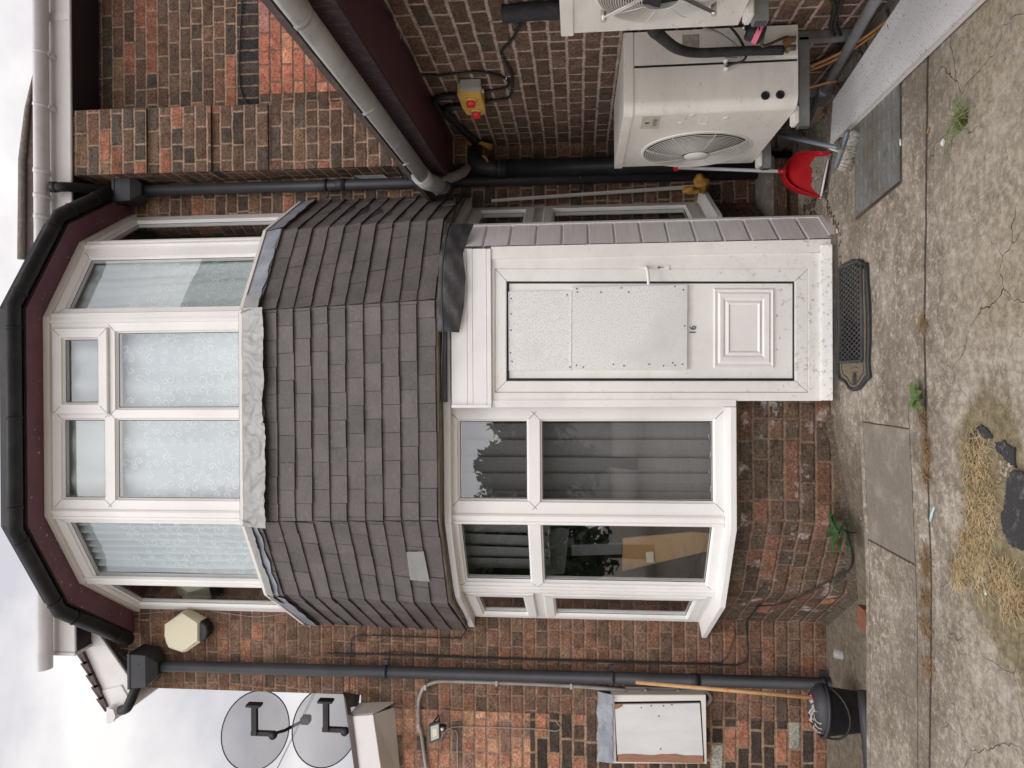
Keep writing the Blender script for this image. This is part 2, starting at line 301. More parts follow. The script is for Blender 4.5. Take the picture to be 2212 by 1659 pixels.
def ground_mat():
    M = bpy.data.materials.new('concrete'); M.use_nodes = True; t = M.node_tree; b = t.nodes['Principled BSDF']
    c = t.nodes.new('ShaderNodeTexCoord'); ob = c.outputs['Object']
    s = t.nodes.new('ShaderNodeSeparateXYZ'); t.links.new(ob, s.inputs[0]); X, Y = s.outputs[0], s.outputs[1]
    nb = nz_(t, ob, 1.1, 5); nm = nz_(t, ob, 5.5, 8, .72); nf = nz_(t, ob, 24, 6, .8); ng = nz_(t, ob, 58, 5, .8)
    col = mixc(t, mr_(t, nm.outputs[0], .36, .66), (.17, .14, .105), (.37, .325, .27))
    col = mixc(t, mth(t, 'MULTIPLY', mr_(t, nf.outputs[0], .50, .62), .85), col, (.55, .48, .40))
    col = mixc(t, mth(t, 'MULTIPLY', mr_(t, nb.outputs[0], .46, .60), .6), col, (.15, .122, .09))
    pat = mth(t, 'MULTIPLY', mr_(t, nm.outputs[0], .55, .66), mr_(t, nf.outputs[0], .38, .58))
    col = mixc(t, mth(t, 'MULTIPLY', pat, .7), col, (.50, .44, .40))
    col = mixc(t, mth(t, 'MULTIPLY', mr_(t, ng.outputs[0], .54, .64), .55), col, (.085, .068, .05))
    col = mixc(t, mth(t, 'MULTIPLY', mr_(t, ng.outputs[0], .42, .34), .5), col, (.66, .57, .47))
    col = mixc(t, mth(t, 'MULTIPLY', mth(t, 'MULTIPLY', mr_(t, Y, 3.1, 2.9), mr_(t, nf.outputs[0], .38, .56)), .5), col, (.47, .42, .35))
    # yellow lichen towards the near right
    nl = nz_(t, ob, 38, 6, .8); near = mr_(t, Y, 3.05, 2.7)
    lich = mth(t, 'MULTIPLY', mth(t, 'MULTIPLY', near, mr_(t, X, -.05, .25)), mth(t, 'MULTIPLY', mr_(t, nl.outputs[0], .44, .6), mr_(t, nb.outputs[0], .3, .6)))
    col = mixc(t, mth(t, 'MULTIPLY', lich, .45), col, (.44, .35, .19))
    # mossy soil patch
    def blob(cx, cy, rx, ry, soft=.5):
        dx = mth(t, 'DIVIDE', mth(t, 'SUBTRACT', X, cx), rx); dy = mth(t, 'DIVIDE', mth(t, 'SUBTRACT', Y, cy), ry)
        r = mth(t, 'SQRT', mth(t, 'ADD', mth(t, 'MULTIPLY', dx, dx), mth(t, 'MULTIPLY', dy, dy)))
        r = mth(t, 'ADD', r, mth(t, 'MULTIPLY', mth(t, 'SUBTRACT', nm.outputs[0], .5), 1.1))
        return mr_(t, r, 1.0, 1.0-soft)
    pm = mth(t, 'MAXIMUM', blob(-.62, 2.62, .50, .36, .25), blob(-.32, 2.72, .34, .26, .3))
    soil = mixc(t, mr_(t, nf.outputs[0], .4, .62), (.13, .105, .058), (.27, .22, .13))
    soil = mixc(t, mr_(t, ng.outputs[0], .55, .7), soil, (.34, .29, .2))
    col = mixc(t, mth(t, 'MULTIPLY', pm, .92), col, soil)
    # smooth patch of newer mortar
    inx = mth(t, 'MULTIPLY', mr_(t, X, -.83, -.82), mr_(t, X, -.215, -.225)); iny = mth(t, 'MULTIPLY', mr_(t, Y, 3.34, 3.35), mr_(t, Y, 3.86, 3.85))
    sq = mth(t, 'MULTIPLY', inx, iny)
    plain = mixc(t, mr_(t, nm.outputs[0], .5, .75), (.22, .19, .155), (.34, .305, .26))
    plain = mixc(t, mth(t, 'MULTIPLY', mr_(t, ng.outputs[0], .52, .7), .3), plain, (.12, .1, .08))
    col = mixc(t, mth(t, 'MULTIPLY', sq, .8), col, plain)
    # dark damp band below the wall
    rec = mth(t, 'MULTIPLY', mr_(t, Y, 3.90, 3.93), mr_(t, X, -.25, -.5))
    col = mixc(t, mth(t, 'MULTIPLY', rec, .85), col, mixc(t, mr_(t, nf.outputs[0], .4, .65), (.10, .08, .055), (.20, .165, .125)))
    # cracks
    def crack(scale, wdt, seedv, dist):
        mpn = t.nodes.new('ShaderNodeMapping'); mpn.inputs['Location'].default_value = (seedv, seedv*.7, 0)
        nn = nz_(t, ob, 2.2, 4); va = t.nodes.new('ShaderNodeVectorMath'); va.operation = 'MULTIPLY_ADD'; va.inputs[1].default_value = (dist, dist, 0)
        t.links.new(nn.outputs['Color'], va.inputs[0]); t.links.new(ob, va.inputs[2]); t.links.new(va.outputs[0], mpn.inputs[0])
        v = t.nodes.new('ShaderNodeTexVoronoi'); v.feature = 'DISTANCE_TO_EDGE'; v.voronoi_dimensions = '2D'; v.inputs['Scale'].default_value = scale
        t.links.new(mpn.outputs[0], v.inputs['Vector']); return mr_(t, v.outputs['Distance'], wdt, wdt*.35)
    ck = mth(t, 'MULTIPLY', crack(2.6, .006, 3.1, .5), mth(t, 'MULTIPLY', mr_(t, nb.outputs[0], .46, .56), mr_(t, Y, 3.15, 3.1)))
    # long joints
    def line(v, c0, wd, n_amp=.02):
        q = mth(t, 'ABSOLUTE', mth(t, 'SUBTRACT', mth(t, 'ADD', v, mth(t, 'MULTIPLY', mth(t, 'SUBTRACT', nm.outputs[0], .5), n_amp)), c0))
        return mr_(t, q, wd, wd*.4)
    j1 = line(mth(t, 'ADD', Y, mth(t, 'MULTIPLY', X, .035)), 3.175, .011, .03); j2 = mth(t, 'MULTIPLY', line(Y, 3.86, .004), .5); j3 = mth(t, 'MULTIPLY', mth(t, 'MULTIPLY', line(Y, 3.34, .005), mr_(t, X, .0, -.2)), .7)
    jj = mth(t, 'MAXIMUM', mth(t, 'MAXIMUM', j1, j2), mth(t, 'MAXIMUM', j3, ck))
    # slanted edge lines of the flush cover
    edge = mth(t, 'MULTIPLY', mth(t, 'MAXIMUM', line(X, -.22, .004, .01), line(X, -.825, .006, .01)), mth(t, 'MULTIPLY', mr_(t, Y, 3.33, 3.35), mr_(t, Y, 3.87, 3.86)))
    jj = mth(t, 'MAXIMUM', jj, edge)
    col = mixc(t, mth(t, 'MULTIPLY', jj, .85), col, (.045, .036, .028))
    t.links.new(col, b.inputs['Base Color']); b.inputs['Roughness'].default_value = .95; b.inputs['Specular IOR Level'].default_value = .2
    hh = mth(t, 'ADD', mth(t, 'MULTIPLY', nf.outputs[0], .6), mth(t, 'MULTIPLY', ng.outputs[0], .5)); hh = mth(t, 'SUBTRACT', hh, mth(t, 'MULTIPLY', jj, 1.2))
    bb = t.nodes.new('ShaderNodeBump'); bb.inputs['Strength'].default_value = .75; bb.inputs['Distance'].default_value = .012
    t.links.new(hh, bb.inputs['Height']); t.links.new(bb.outputs[0], b.inputs['Normal'])
    return M
M_GROUND = ground_mat()

# ------------------------------------------------------------------ mesh builder
class MB:
    def __init__(s): s.v = []; s.f = []; s.uv = []; s.sm = []
    def face(s, pts, uv=None, smooth=False):
        i = len(s.v); s.v += [tuple(p) for p in pts]; s.f.append(list(range(i, i+len(pts)))); s.uv.append(uv); s.sm.append(smooth)
    def box(s, a, b, R=None, o=None):
        """axis box from corner a to corner b, optionally rotated by matrix R about o"""
        x0, y0, z0 = [min(a[i], b[i]) for i in range(3)]; x1, y1, z1 = [max(a[i], b[i]) for i in range(3)]
        c = [Vector(q) for q in ((x0, y0, z0), (x1, y0, z0), (x1, y1, z0), (x0, y1, z0), (x0, y0, z1), (x1, y0, z1), (x1, y1, z1), (x0, y1, z1))]
        if R is not None: c = [R @ (q-Vector(o)) + Vector(o) for q in c]
        s.hexa(c); return s
    def hexa(s, c):
        i = len(s.v); s.v += [tuple(q) for q in c]
        for f in ((0, 3, 2, 1), (4, 5, 6, 7), (0, 1, 5, 4), (1, 2, 6, 5), (2, 3, 7, 6), (3, 0, 4, 7)):
            s.f.append([i+k for k in f]); s.uv.append(None); s.sm.append(False)
    def slabpoly(s, pts, off):
        """closed prism: polygon pts and the same moved by vector off"""
        pts = [Vector(p) for p in pts]; off = Vector(off); n = len(pts); i = len(s.v)
        s.v += [tuple(p) for p in pts] + [tuple(p+off) for p in pts]
        nrm = Vector((0, 0, 0))
        for k in range(n): nrm += pts[k].cross(pts[(k+1) % n])
        flip = nrm.dot(off) > 0
        a = list(range(i, i+n)); b = list(range(i+n, i+2*n))
        s.f.append(a[::-1] if flip else a); s.f.append(b if flip else b[::-1]); s.uv += [None]*2; s.sm += [False]*2
        for k in range(n):
            q = [i+k, i+(k+1) % n, i+n+(k+1) % n, i+n+k]; s.f.append(q if flip else q[::-1]); s.uv.append(None); s.sm.append(False)
        return s
    def tube(s, path, r, n=10, caps=True, arc=None, up=None):
        P = [Vector(p) for p in path]; R = r if isinstance(r, (list, tuple)) else [r]*len(P)
        t0 = (P[1]-P[0]).normalized(); a = Vector(up) if up else (Vector((0, 0, 1)) if abs(t0.z) < .9 else Vector((0, 1, 0)))
        a = (a - t0*a.dot(t0)).normalized(); i = len(s.v); pt = t0
        for k, p in enumerate(P):
            if k == 0: t = t0
            elif k == len(P)-1: t = (P[k]-P[k-1]).normalized()
            else: t = ((P[k]-P[k-1]).normalized() + (P[k+1]-P[k]).normalized()).normalized()
            q = pt.rotation_difference(t); a = q @ a; a = (a - t*a.dot(t)).normalized(); pt = t; bn = t.cross(a)
            kk = 1.0
            if 0 < k < len(P)-1:
                cs = (P[k]-P[k-1]).normalized().dot(t); kk = 1/max(.5, cs)
            for j in range(n):
                an = 2*math.pi*j/n; s.v.append(tuple(p + (a*math.cos(an) + bn*math.sin(an))*R[k]*(1 if kk == 1 else (1+(kk-1)*.5))))
        for k in range(len(P)-1):
            for j in range(n):
                s.f.append([i+k*n+j, i+k*n+(j+1) % n, i+(k+1)*n+(j+1) % n, i+(k+1)*n+j]); s.uv.append(None); s.sm.append(True)
        if caps:
            s.f.append([i+j for j in range(n)][::-1]); s.f.append([i+(len(P)-1)*n+j for j in range(n)]); s.uv += [None]*2; s.sm += [False]*2
        return s
    def lathe(s, prof, M, n=24):
        """prof: (radius, height) list, M: 4x4 placing matrix"""
        i = len(s.v)
        for r, h in prof:
            for j in range(n):
                a = 2*math.pi*j/n; s.v.append(tuple(M @ Vector((r*math.cos(a), r*math.sin(a), h))))
        for k in range(len(prof)-1):
            for j in range(n):
                s.f.append([i+k*n+j, i+k*n+(j+1) % n, i+(k+1)*n+(j+1) % n, i+(k+1)*n+j]); s.uv.append(None); s.sm.append(True)
        return s
    def wall(s, A, B, z0, z1, u0=0):
        """vertical brick face in plan from A to B, uv in metres"""
        L = math.hypot(B[0]-A[0], B[1]-A[1])
        s.face([(A[0], A[1], z0), (B[0], B[1], z0), (B[0], B[1], z1), (A[0], A[1], z1)], [(u0, z0), (u0+L, z0), (u0+L, z1), (u0, z1)]); return s
    def build(s, name, M, parent=None, bevel=0, smooth=False, kind=None, weld=False):
        if weld:
            d = {}; nv = []; ix = []
            for q in s.v:
                k = tuple(round(c, 5) for c in q)
                if k not in d: d[k] = len(nv); nv.append(q)
                ix.append(d[k])
            s.v = nv; s.f = [[ix[i] for i in f] for f in s.f]
        me = bpy.data.meshes.new(name); me.from_pydata(s.v, [], s.f)
        uvl = me.uv_layers.new(name='UVMap'); k = 0
        for fi, p in enumerate(me.polygons):
            u = s.uv[fi]
            for j in range(p.loop_total):
                if u: uvl.data[p.loop_start+j].uv = u[j]
            p.use_smooth = s.sm[fi] or smooth
        me.materials.append(M); o = bpy.data.objects.new(name, me); COL.objects.link(o)
        if parent is not None:
            o.parent = parent; o.matrix_parent_inverse = Matrix.Translation(-parent.location)
        if bevel:
            bm = bmesh.new(); bm.from_mesh(me)
            bmesh.ops.remove_doubles(bm, verts=bm.verts, dist=1e-5)
            es = [e for e in bm.edges if len(e.link_faces) == 2 and e.calc_face_angle(0) > .5]
            bmesh.ops.bevel(bm, geom=es, offset=bevel, segments=2, affect='EDGES', clamp_overlap=True); bm.to_mesh(me); bm.free()
        if kind: o['kind'] = kind
        return o
def thing(name, label, cat, loc=(0, 0, 0), group=None):
    o = bpy.data.objects.new(name, None); COL.objects.link(o); o.location = loc; o.empty_display_size = .1
    o['label'] = label; o['category'] = cat
    if group: o['group'] = group
    bpy.context.view_layer.update()
    return o
def tag(o, label, cat, group=None, kind=None):
    o['label'] = label; o['category'] = cat
    if group: o['group'] = group
    if kind: o['kind'] = kind
    return o
def smooth_path(pts, n=6):
    P = [Vector(p) for p in pts]; out = []
    for i in range(len(P)-1):
        p0 = P[max(0, i-1)]; p1 = P[i]; p2 = P[i+1]; p3 = P[min(len(P)-1, i+2)]
        for k in range(n):
            t = k/n; out.append(.5*((2*p1) + (-p0+p2)*t + (2*p0-5*p1+4*p2-p3)*t*t + (-p0+3*p1-3*p2+p3)*t**3))
    out.append(P[-1]); return out
def pbox(mb, x0, x1, y0, y1, Yf, d):
    """world box whose front face (at depth Yf) covers pixels x0..x1, y0..y1; d metres deep away from the camera (negative: towards it)"""
    xc, yc = (x0+x1)/2, (y0+y1)/2
    zt = Wp(x0, yc, Yf).z; zb = Wp(x1, yc, Yf).z; xl = Wp(xc, y1, Yf).x; xr = Wp(xc, y0, Yf).x
    mb.box((xl, Yf, zb), (xr, Yf+d, zt)); return mb
def text_mesh(name, txt, size, M4, material, parent=None, ext=.001):
    c = bpy.data.curves.new(name, 'FONT'); c.body = txt; c.size = size; c.extrude = ext; c.align_x = 'CENTER'; c.align_y = 'CENTER'
    o = bpy.data.objects.new(name, c); COL.objects.link(o); bpy.context.view_layer.update()
    dg = bpy.context.evaluated_depsgraph_get(); me = bpy.data.meshes.new_from_object(o.evaluated_get(dg)); bpy.data.objects.remove(o)
    me.transform(M4); me.materials.clear(); me.materials.append(material); q = bpy.data.objects.new(name, me); COL.objects.link(q)
    if parent is not None: q.parent = parent; q.matrix_parent_inverse = Matrix.Translation(-parent.location)
    return q
def offset_line(pts, d, endY=5.2):
    """plan polyline (left end on wall ... right end on wall) moved outwards by d, ends kept on the wall line"""
    P = [Vector(p) for p in pts]; segs = []
    for i in range(len(P)-1):
        t = (P[i+1]-P[i]).normalized(); n = Vector((t.y, -t.x)); segs.append((P[i]+n*d, t))
    out = []
    a, t = segs[0]; out.append(a + t*((endY-a.y)/t.y))
    for i in range(1, len(segs)):
        a, t = segs[i-1]; b, u = segs[i]; den = t.x*u.y - t.y*u.x
        k = ((b.x-a.x)*u.y - (b.y-a.y)*u.x)/den; out.append(a+t*k)
    a, t = segs[-1]; out.append(a + t*((endY-a.y)/t.y)); return out
# ================================================================== GROUND
def build_ground():
    xs = [-40, -12, -5, -3.2] + [-3.2+.08*i for i in range(1, 80)] + [4, 8, 14, 40]
    ys = [-40, -14, -5, 0, 1.2] + [1.2+.09*i for i in range(1, 31)] + [3.908, 3.915, 4.0, 4.1, 4.2, 4.4, 4.6, 4.8, 5.0, 5.3, 8, 40]
    xs = sorted(set(round(q, 4) for q in xs)); ys = sorted(set(round(q, 4) for q in ys))
    v = [(x, y, gz(x, y)) for y in ys for x in xs]; n = len(xs)
    f = [(j*n+i, j*n+i+1, (j+1)*n+i+1, (j+1)*n+i) for j in range(len(ys)-1) for i in range(n-1)]
    me = bpy.data.meshes.new('ground'); me.from_pydata(v, [], f); me.materials.append(M_GROUND)
    o = bpy.data.objects.new('ground', me); COL.objects.link(o); o['kind'] = 'structure'; o['label'] = 'worn stained concrete forecourt with joints and cracks'
build_ground()

# ================================================================== HOUSE
WY = 5.2
BAY = [(-1.735, WY), (-1.35, 4.595), (-.834, 4.28), (.422, 4.28), (.959, 4.62), (1.281, WY)]
house = thing('house', 'dark red brick house with two storey white bay window and slate hung skirt', 'house', (0, WY, 0))
wl = MB()
for x0, x1, z0, z1 in ((-2.31, 3.6, 4.80, 5.06), (-2.31, -1.6, -.5, 4.66), (1.15, 3.6, -.5, 4.80), (-1.6, 1.15, -.5, .55), (-1.6, 1.15, 2.25, 3.45)):
    if z0 > 4 or x1 > 3: continue
    wl.wall((x0, WY), (x1, WY), z0, z1, x0)
wl.face([(-2.31, 9.5, -.5), (-2.31, WY, -.5), (-2.31, WY, 4.70), (-2.31, 9.5, 4.70)], [(4.3, -.5), (0, -.5), (0, 4.7), (4.3, 4.7)])
wl.wall((-2.403, WY), (-2.31, WY), -.5, 3.05, -2.403)
wl.build('wall', M_MAIN, house)
wu = MB()
wu.face([(-2.31, WY, 4.66), (-1.6, WY, 4.66), (-1.6, WY, 5.10), (-1.80, WY, 5.09), (-2.31, WY, 4.70)], [(-2.31, 4.66), (-1.6, 4.66), (-1.6, 5.10), (-1.8, 5.09), (-2.31, 4.70)])
wu.wall((-1.6, WY), (3.6, WY), 4.80, 5.30, -1.6)
wu.wall((1.15, WY), (3.6, WY), -.5, 4.80, 1.15)
wu.build('upper_wall', M_UP, house)
# orange infill with a dark soldier course
inf = MB(); inf.wall((2.145, WY-.006), (3.6, WY-.006), 3.05, 3.795, 0); inf.build('brick_infill', M_INF, house)
sold = MB(); so_m = brick_mat('brick_soldier', [(1, (.035, .03, .03)), (1, (.06, .042, .036))], (.24, .17, .12), L=.0885, h=.2, seed=9, header=0, stagger=0)
sold.wall((2.05, WY-.004), (3.6, WY-.004), 3.80, 3.96, 0); so_o = sold.build('soldier_course', so_m, house)
# corbelled pier
pier = MB()
for z0, z1, yf, dx in ((4.50, 5.3, 4.905, 0), (4.03, 4.50, 4.925, .004), (3.62, 4.03, 4.945, .008), (2.2, 3.62, 4.965, .012)):
    xa, xb = 1.500+dx, 1.965+dx
    pier.wall((xa, yf), (xb, yf), z0, z1, xa+.05)
    pier.face([(xa, WY, z0), (xa, yf, z0), (xa, yf, z1), (xa, WY, z1)], [(0, z0), (WY-yf, z0), (WY-yf, z1), (0, z1)])
    pier.face([(xb, yf, z0), (xb, WY, z0), (xb, WY, z1), (xb, yf, z1)], [(0, z0), (WY-yf, z0), (WY-yf, z1), (0, z1)])
    pier.face([(xa, yf, z0), (xa, WY, z0), (xb, WY, z0), (xb, yf, z0)], [(0, 0), (0, .06), (.4, .06), (.4, 0)])
pier.build('brick_pier', M_UP, house)
# eaves of the main roof
sf = MB(); sf.box((-1.93, 4.90, 5.055), (3.6, WY+.02, 5.075)); sf.build('soffit', M_SOFD, house)
fa = MB(); fa.box((-1.93, 4.878, 5.05), (3.6, 4.90, 5.30)); fa.box((-1.955, 4.87, 5.045), (-1.93, WY, 5.305)); 
j = Wp(130, 35, 4.87); fa.box((j.x-.03, 4.87, 5.045), (j.x+.03, 4.879, 5.31))
fa.build('fascia', M_FASC, house, bevel=.004)
gw = MB(); gc = (4.80, 5.235)
def half_gutter(mb, P, r, n=10, lip=.008):
    """half round gutter along plan path P (x, y, z), open at the top"""
    P = [Vector(p) for p in P]; prof = [(math.cos(math.pi*k/n), -math.sin(math.pi*k/n)) for k in range(n+1)]
    ring = []
    for i, p in enumerate(P):
        t = (P[min(i+1, len(P)-1)] - P[max(i-1, 0)]); t.z = 0; t.normalize(); nn = Vector((t.y, -t.x, 0))
        if 0 < i < len(P)-1:
            a = (P[i]-P[i-1]); a.z = 0; k = 1/max(.4, a.normalized().dot(t))
        else: k = 1
        ring.append([p + nn*c*r*k + Vector((0, 0, s*r)) for c, s in prof] + [p + nn*c*(r-.004)*k + Vector((0, 0, s*(r-.004))) for c, s in prof[::-1]])
    m_ = len(ring[0]); i0 = len(mb.v)
    for rg in ring: mb.v += [tuple(q) for q in rg]
    for i in range(len(P)-1):
        for j in range(m_):
            mb.f.append([i0+i*m_+j, i0+i*m_+(j+1) % m_, i0+(i+1)*m_+(j+1) % m_, i0+(i+1)*m_+j]); mb.uv.append(None); mb.sm.append(True)
    for i, rv in ((0, False), (len(P)-1, True)):
        q = [i0+i*m_+j for j in range(m_)]; mb.f.append(q if rv else q[::-1]); mb.uv.append(None); mb.sm.append(False)
def collar(mb, p, t, r, wdt=.03, up=.0):
    t = Vector(t).normalized(); half_gutter(mb, [Vector(p)-t*wdt/2, Vector(p)+t*wdt/2], r)
gpath = [(3.6, 4.80, 5.225), (-2.02, 4.80, 5.235)][::-1]
half_gutter(gw, gpath, .062)
gut = gw.build('gutter', M_GUTW, house, smooth=False)
for xx in (230, 115): 
    cl_ = MB(); q = Wp(95, xx, 4.80); collar(cl_, (q.x, 4.80, 5.229), (1, 0, 0), .067, .022)
    cl_.box((q.x-.012, 4.80, 5.155), (q.x+.012, 4.878, 5.175)); cl_.build('gutter_bracket', M_GUTW, house)
for xx in (372, 425, 470):
    cl_ = MB(); q = Wp(95, xx, 4.80); collar(cl_, (q.x, 4.80, 5.229), (1, 0, 0), .068, .03); cl_.build('gutter_bracket', M_GUTW, house)
# slope of roof seen over the gutter
rf = MB(); rf.slabpoly([Wp(80, 120, 5.25), Wp(66, 230, 5.25), Wp(52, 345, 5.25), Wp(50, 520, 5.25), Wp(60, 700, 5.25), Wp(82, 700, 5.25)], (0, 2.0, 1.2)); rf.build('roof_tiles', M_ROOF, house)
rg = MB(); rg.tube([Wp(77, 150, 5.24), Wp(60, 235, 5.24), Wp(49, 345, 5.24), Wp(47, 560, 5.24)], [.012, .022, .03, .03], 10); rg.build('ridge_roll', M_STONE, house)
# verge of the left return roof
vb_ = MB(); a, b_, c, d_ = Wp(166, 1374, 5.06), Wp(237, 1524, 5.06), Wp(296, 1488, 5.06), Wp(201, 1352, 5.06)
vb_.slabpoly([a, b_, c, d_], (0, .025, 0)); vb_.slabpoly([Wp(205, 1495, 5.05), Wp(240, 1540, 5.05), Wp(285, 1520, 5.05), Wp(262, 1480, 5.05)], (0, .03, 0))
vb_.build('bargeboard', M_FASC, house, bevel=.004)
vs_ = MB(); vs_.slabpoly([Wp(201, 1352, 5.085), Wp(296, 1488, 5.085), Wp(296, 1488, 5.2), Wp(201, 1352, 5.2)], (.01, 0, -.012)); vs_.build('verge_soffit', M_FASC, house)
vt = MB()
for k in range(6):
    t0, t1 = k/6, (k+1)/6+.03
    A = Vector(Wp(163, 1377, 5.03)); B = Vector(Wp(232, 1530, 5.03)); pA = A.lerp(B, t0); pB = A.lerp(B, t1); dr = (B-A).normalized(); nn = Vector((-dr.z, 0, dr.x)); nn = -nn if nn.z < 0 else nn
    vt.slabpoly([pA+nn*.035, pB+nn*.012, pB+nn*.03, pA+nn*.053], (0, 1.6, 0)); vt.slabpoly([pA, pB, pB+nn*.022, pA+nn*.03], (0, .9, 0))
vt.build('verge_tiles', M_ROOF, house)
vg = MB(); e = Wp(243, 1540, 5.0); half_gutter(vg, [(e.x-.015, 4.99, e.z+.03), (e.x-.015, 6.6, e.z+.03)], .06); vg.slabpoly([(e.x-.075, 4.985, e.z+.035), (e.x+.045, 4.985, e.z+.035), (e.x+.03, 4.985, e.z-.015), (e.x-.015, 4.985, e.z-.032), (e.x-.06, 4.985, e.z-.015)], (0, .012, 0))
vg.build('verge_gutter', M_GUTW, house)

# ------------------------------------------------------------------ bay window
def fpt(A, B, u, d, z):
    t = (Vector(B)-Vector(A)).normalized(); n = Vector((t.y, -t.x)); q = Vector(A) + t*u + n*d; return Vector((q.x, q.y, z))
def uof(x, y, A, B):
    p = plan(x, y, A, B); t = (Vector(B)-Vector(A)).normalized(); return (Vector((p.x, p.y))-Vector(A)).dot(t), p.z
def window(name, A, B, u0, u1, z0, z1, ops, depth=.06, bead=.014, seal=True, label=None, M=None):
    """ops: openings (ua, ub, za, zb, sash)"""
    us = sorted({u0, u1} | {q for o in ops for q in o[:2]}); zs = sorted({z0, z1} | {q for o in ops for q in o[2:4]})
    mb = MB(); F = lambda u, d, z: fpt(A, B, u, d, z)
    for i in range(len(us)-1):
        for j in range(len(zs)-1):
            cu, cz = (us[i]+us[i+1])/2, (zs[j]+zs[j+1])/2
            if any(o[0] < cu < o[1] and o[2] < cz < o[3] for o in ops): continue
            mb.face([F(us[i], 0, zs[j]), F(us[i+1], 0, zs[j]), F(us[i+1], 0, zs[j+1]), F(us[i], 0, zs[j+1])])
    mb.face([F(u0, -depth, z1), F(u0, 0, z1), F(u1, 0, z1), F(u1, -depth, z1)][::-1]); mb.face([F(u0, -depth, z0), F(u0, 0, z0), F(u1, 0, z0), F(u1, -depth, z0)])
    mb.face([F(u0, -depth, z0), F(u0, 0, z0), F(u0, 0, z1), F(u0, -depth, z1)]); mb.face([F(u1, -depth, z0), F(u1, 0, z0), F(u1, 0, z1), F(u1, -depth, z1)][::-1])
    mb.face([F(u0, -depth, z0), F(u1, -depth, z0), F(u1, -depth, z1), F(u0, -depth, z1)][::-1]) if not ops else None
    panes = []
    def rect(ua, ub, za, zb, d): return [F(ua, d, za), F(ub, d, za), F(ub, d, zb), F(ua, d, zb)]
    def ringf(m_, r0, r1):
        for k in range(4): m_.face([r0[k], r0[(k+1) % 4], r1[(k+1) % 4], r1[k]])
    sl_ = MB()
    for (ua, ub, za, zb, sash) in ops:
        dd = .0006+(.02 if sash else 0); L = .045; o_ = .040 if sash else 0
        for cu, cz, su, sz in ((ua+o_, za+o_, -1, -1), (ub-o_, za+o_, 1, -1), (ua+o_, zb-o_, -1, 1), (ub-o_, zb-o_, 1, 1)):
            eu, ez = cu+su*L, cz+sz*L; w = .0009
            if not (u0 <= eu <= u1 and z0 <= ez <= z1): continue
            sl_.face([F(cu-w, dd, cz+w*su*sz), F(cu+w, dd, cz-w*su*sz), F(eu+w, dd, ez-w*su*sz), F(eu-w, dd, ez+w*su*sz)])
    for (ua, ub, za, zb, sash) in ops:
        d0 = 0
        if sash:   # opening light standing proud of the frame
            w_ = .050; e_ = .010; dd = .020
            r0 = rect(ua-e_, ub+e_, za-e_, zb+e_, 0.001); r1 = rect(ua-e_, ub+e_, za-e_, zb+e_, dd-.006); r2 = rect(ua-e_+.006, ub+e_-.006, za-e_+.006, zb+e_-.006, dd)
            ua, ub, za, zb = ua+w_, ub-w_, za+w_, zb-w_; r3 = rect(ua, ub, za, zb, dd)
            ringf(mb, r0, r1); ringf(mb, r1, r2); ringf(mb, r2, r3); d0 = dd
        r3 = rect(ua, ub, za, zb, d0); r4 = rect(ua+bead*.25, ub-bead*.25, za+bead*.25, zb-bead*.25, d0-.010); r5 = rect(ua+bead, ub-bead, za+bead, zb-bead, d0-.022)
        ringf(mb, r3, r4); ringf(mb, r4, r5)
        r6 = rect(ua+bead+.004, ub-bead-.004, za+bead+.004, zb-bead-.004, d0-.024); r5b = rect(ua+bead, ub-bead, za+bead, zb-bead, d0-.0225); ringf(sl_, r5b, r6)
        r7 = rect(ua+bead+.004, ub-bead-.004, za+bead+.004, zb-bead-.004, d0-.05); ringf(mb, r6, r7)
        panes.append(rect(ua+bead+.003, ub-bead-.003, za+bead+.003, zb-bead-.003, d0-.0245))
    o = mb.build(name, M or M_PVC, house)
    if panes:
        sl_.build('seal', M_RUB, o)
        for r in panes:
            g = MB(); g.face(r); g.build('glass_pane', M_GLASS, o)
    if label: o['label'] = label
    return o
UZ0, UZ1 = 3.42, 4.79
fr = offset_line(BAY, -.02)
P = [tuple(q) for q in fr]
facets = [(P[i], P[i+1]) for i in range(5)]
Lf = [math.dist(a, b) for a, b in facets]
def seg(px, k):    # ops from pixel rectangles (x0, x1, y0, y1[, sash]) on facet k
    A, B = facets[k]; out = []
    for q in px:
        xc, yc = (q[0]+q[1])/2, (q[2]+q[3])/2
        za = uof(q[1], yc, A, B)[1]; zb = uof(q[0], yc, A, B)[1]; ua = uof(xc, q[3], A, B)[0]; ub = uof(xc, q[2], A, B)[0]
        out.append([ua, ub, za, zb, len(q) > 4])
    return out
ops = seg([(132, 227, 903, 1080), (248, 540, 903, 1082), (121, 233, 712, 891, 1), (248, 540, 713, 885)], 2)
for o in ops:
    if o[2] < 3.6: o[2] = 3.50
zt_ = ops[0][3]
window('upper_window', *facets[2], .0, Lf[2], UZ0, UZ1, ops)
for k, pxy in ((1, (1131, 1264)), (3, (551, 664))):
    A, B = facets[k]; ua = uof(350, pxy[1], A, B)[0]; ub = uof(350, pxy[0], A, B)[0]
    window('upper_window', A, B, 0, Lf[k], UZ0, UZ1, [[ua, ub, 3.50, zt_, 0]])
window('upper_window', *facets[0], 0, Lf[0], UZ0, UZ1, [[.10, Lf[0]-.085, 3.50, zt_, 0]])
window('upper_window', *facets[4], 0, Lf[4], UZ0, UZ1, [[.085, Lf[4]-.10, 3.50, zt_, 0]])
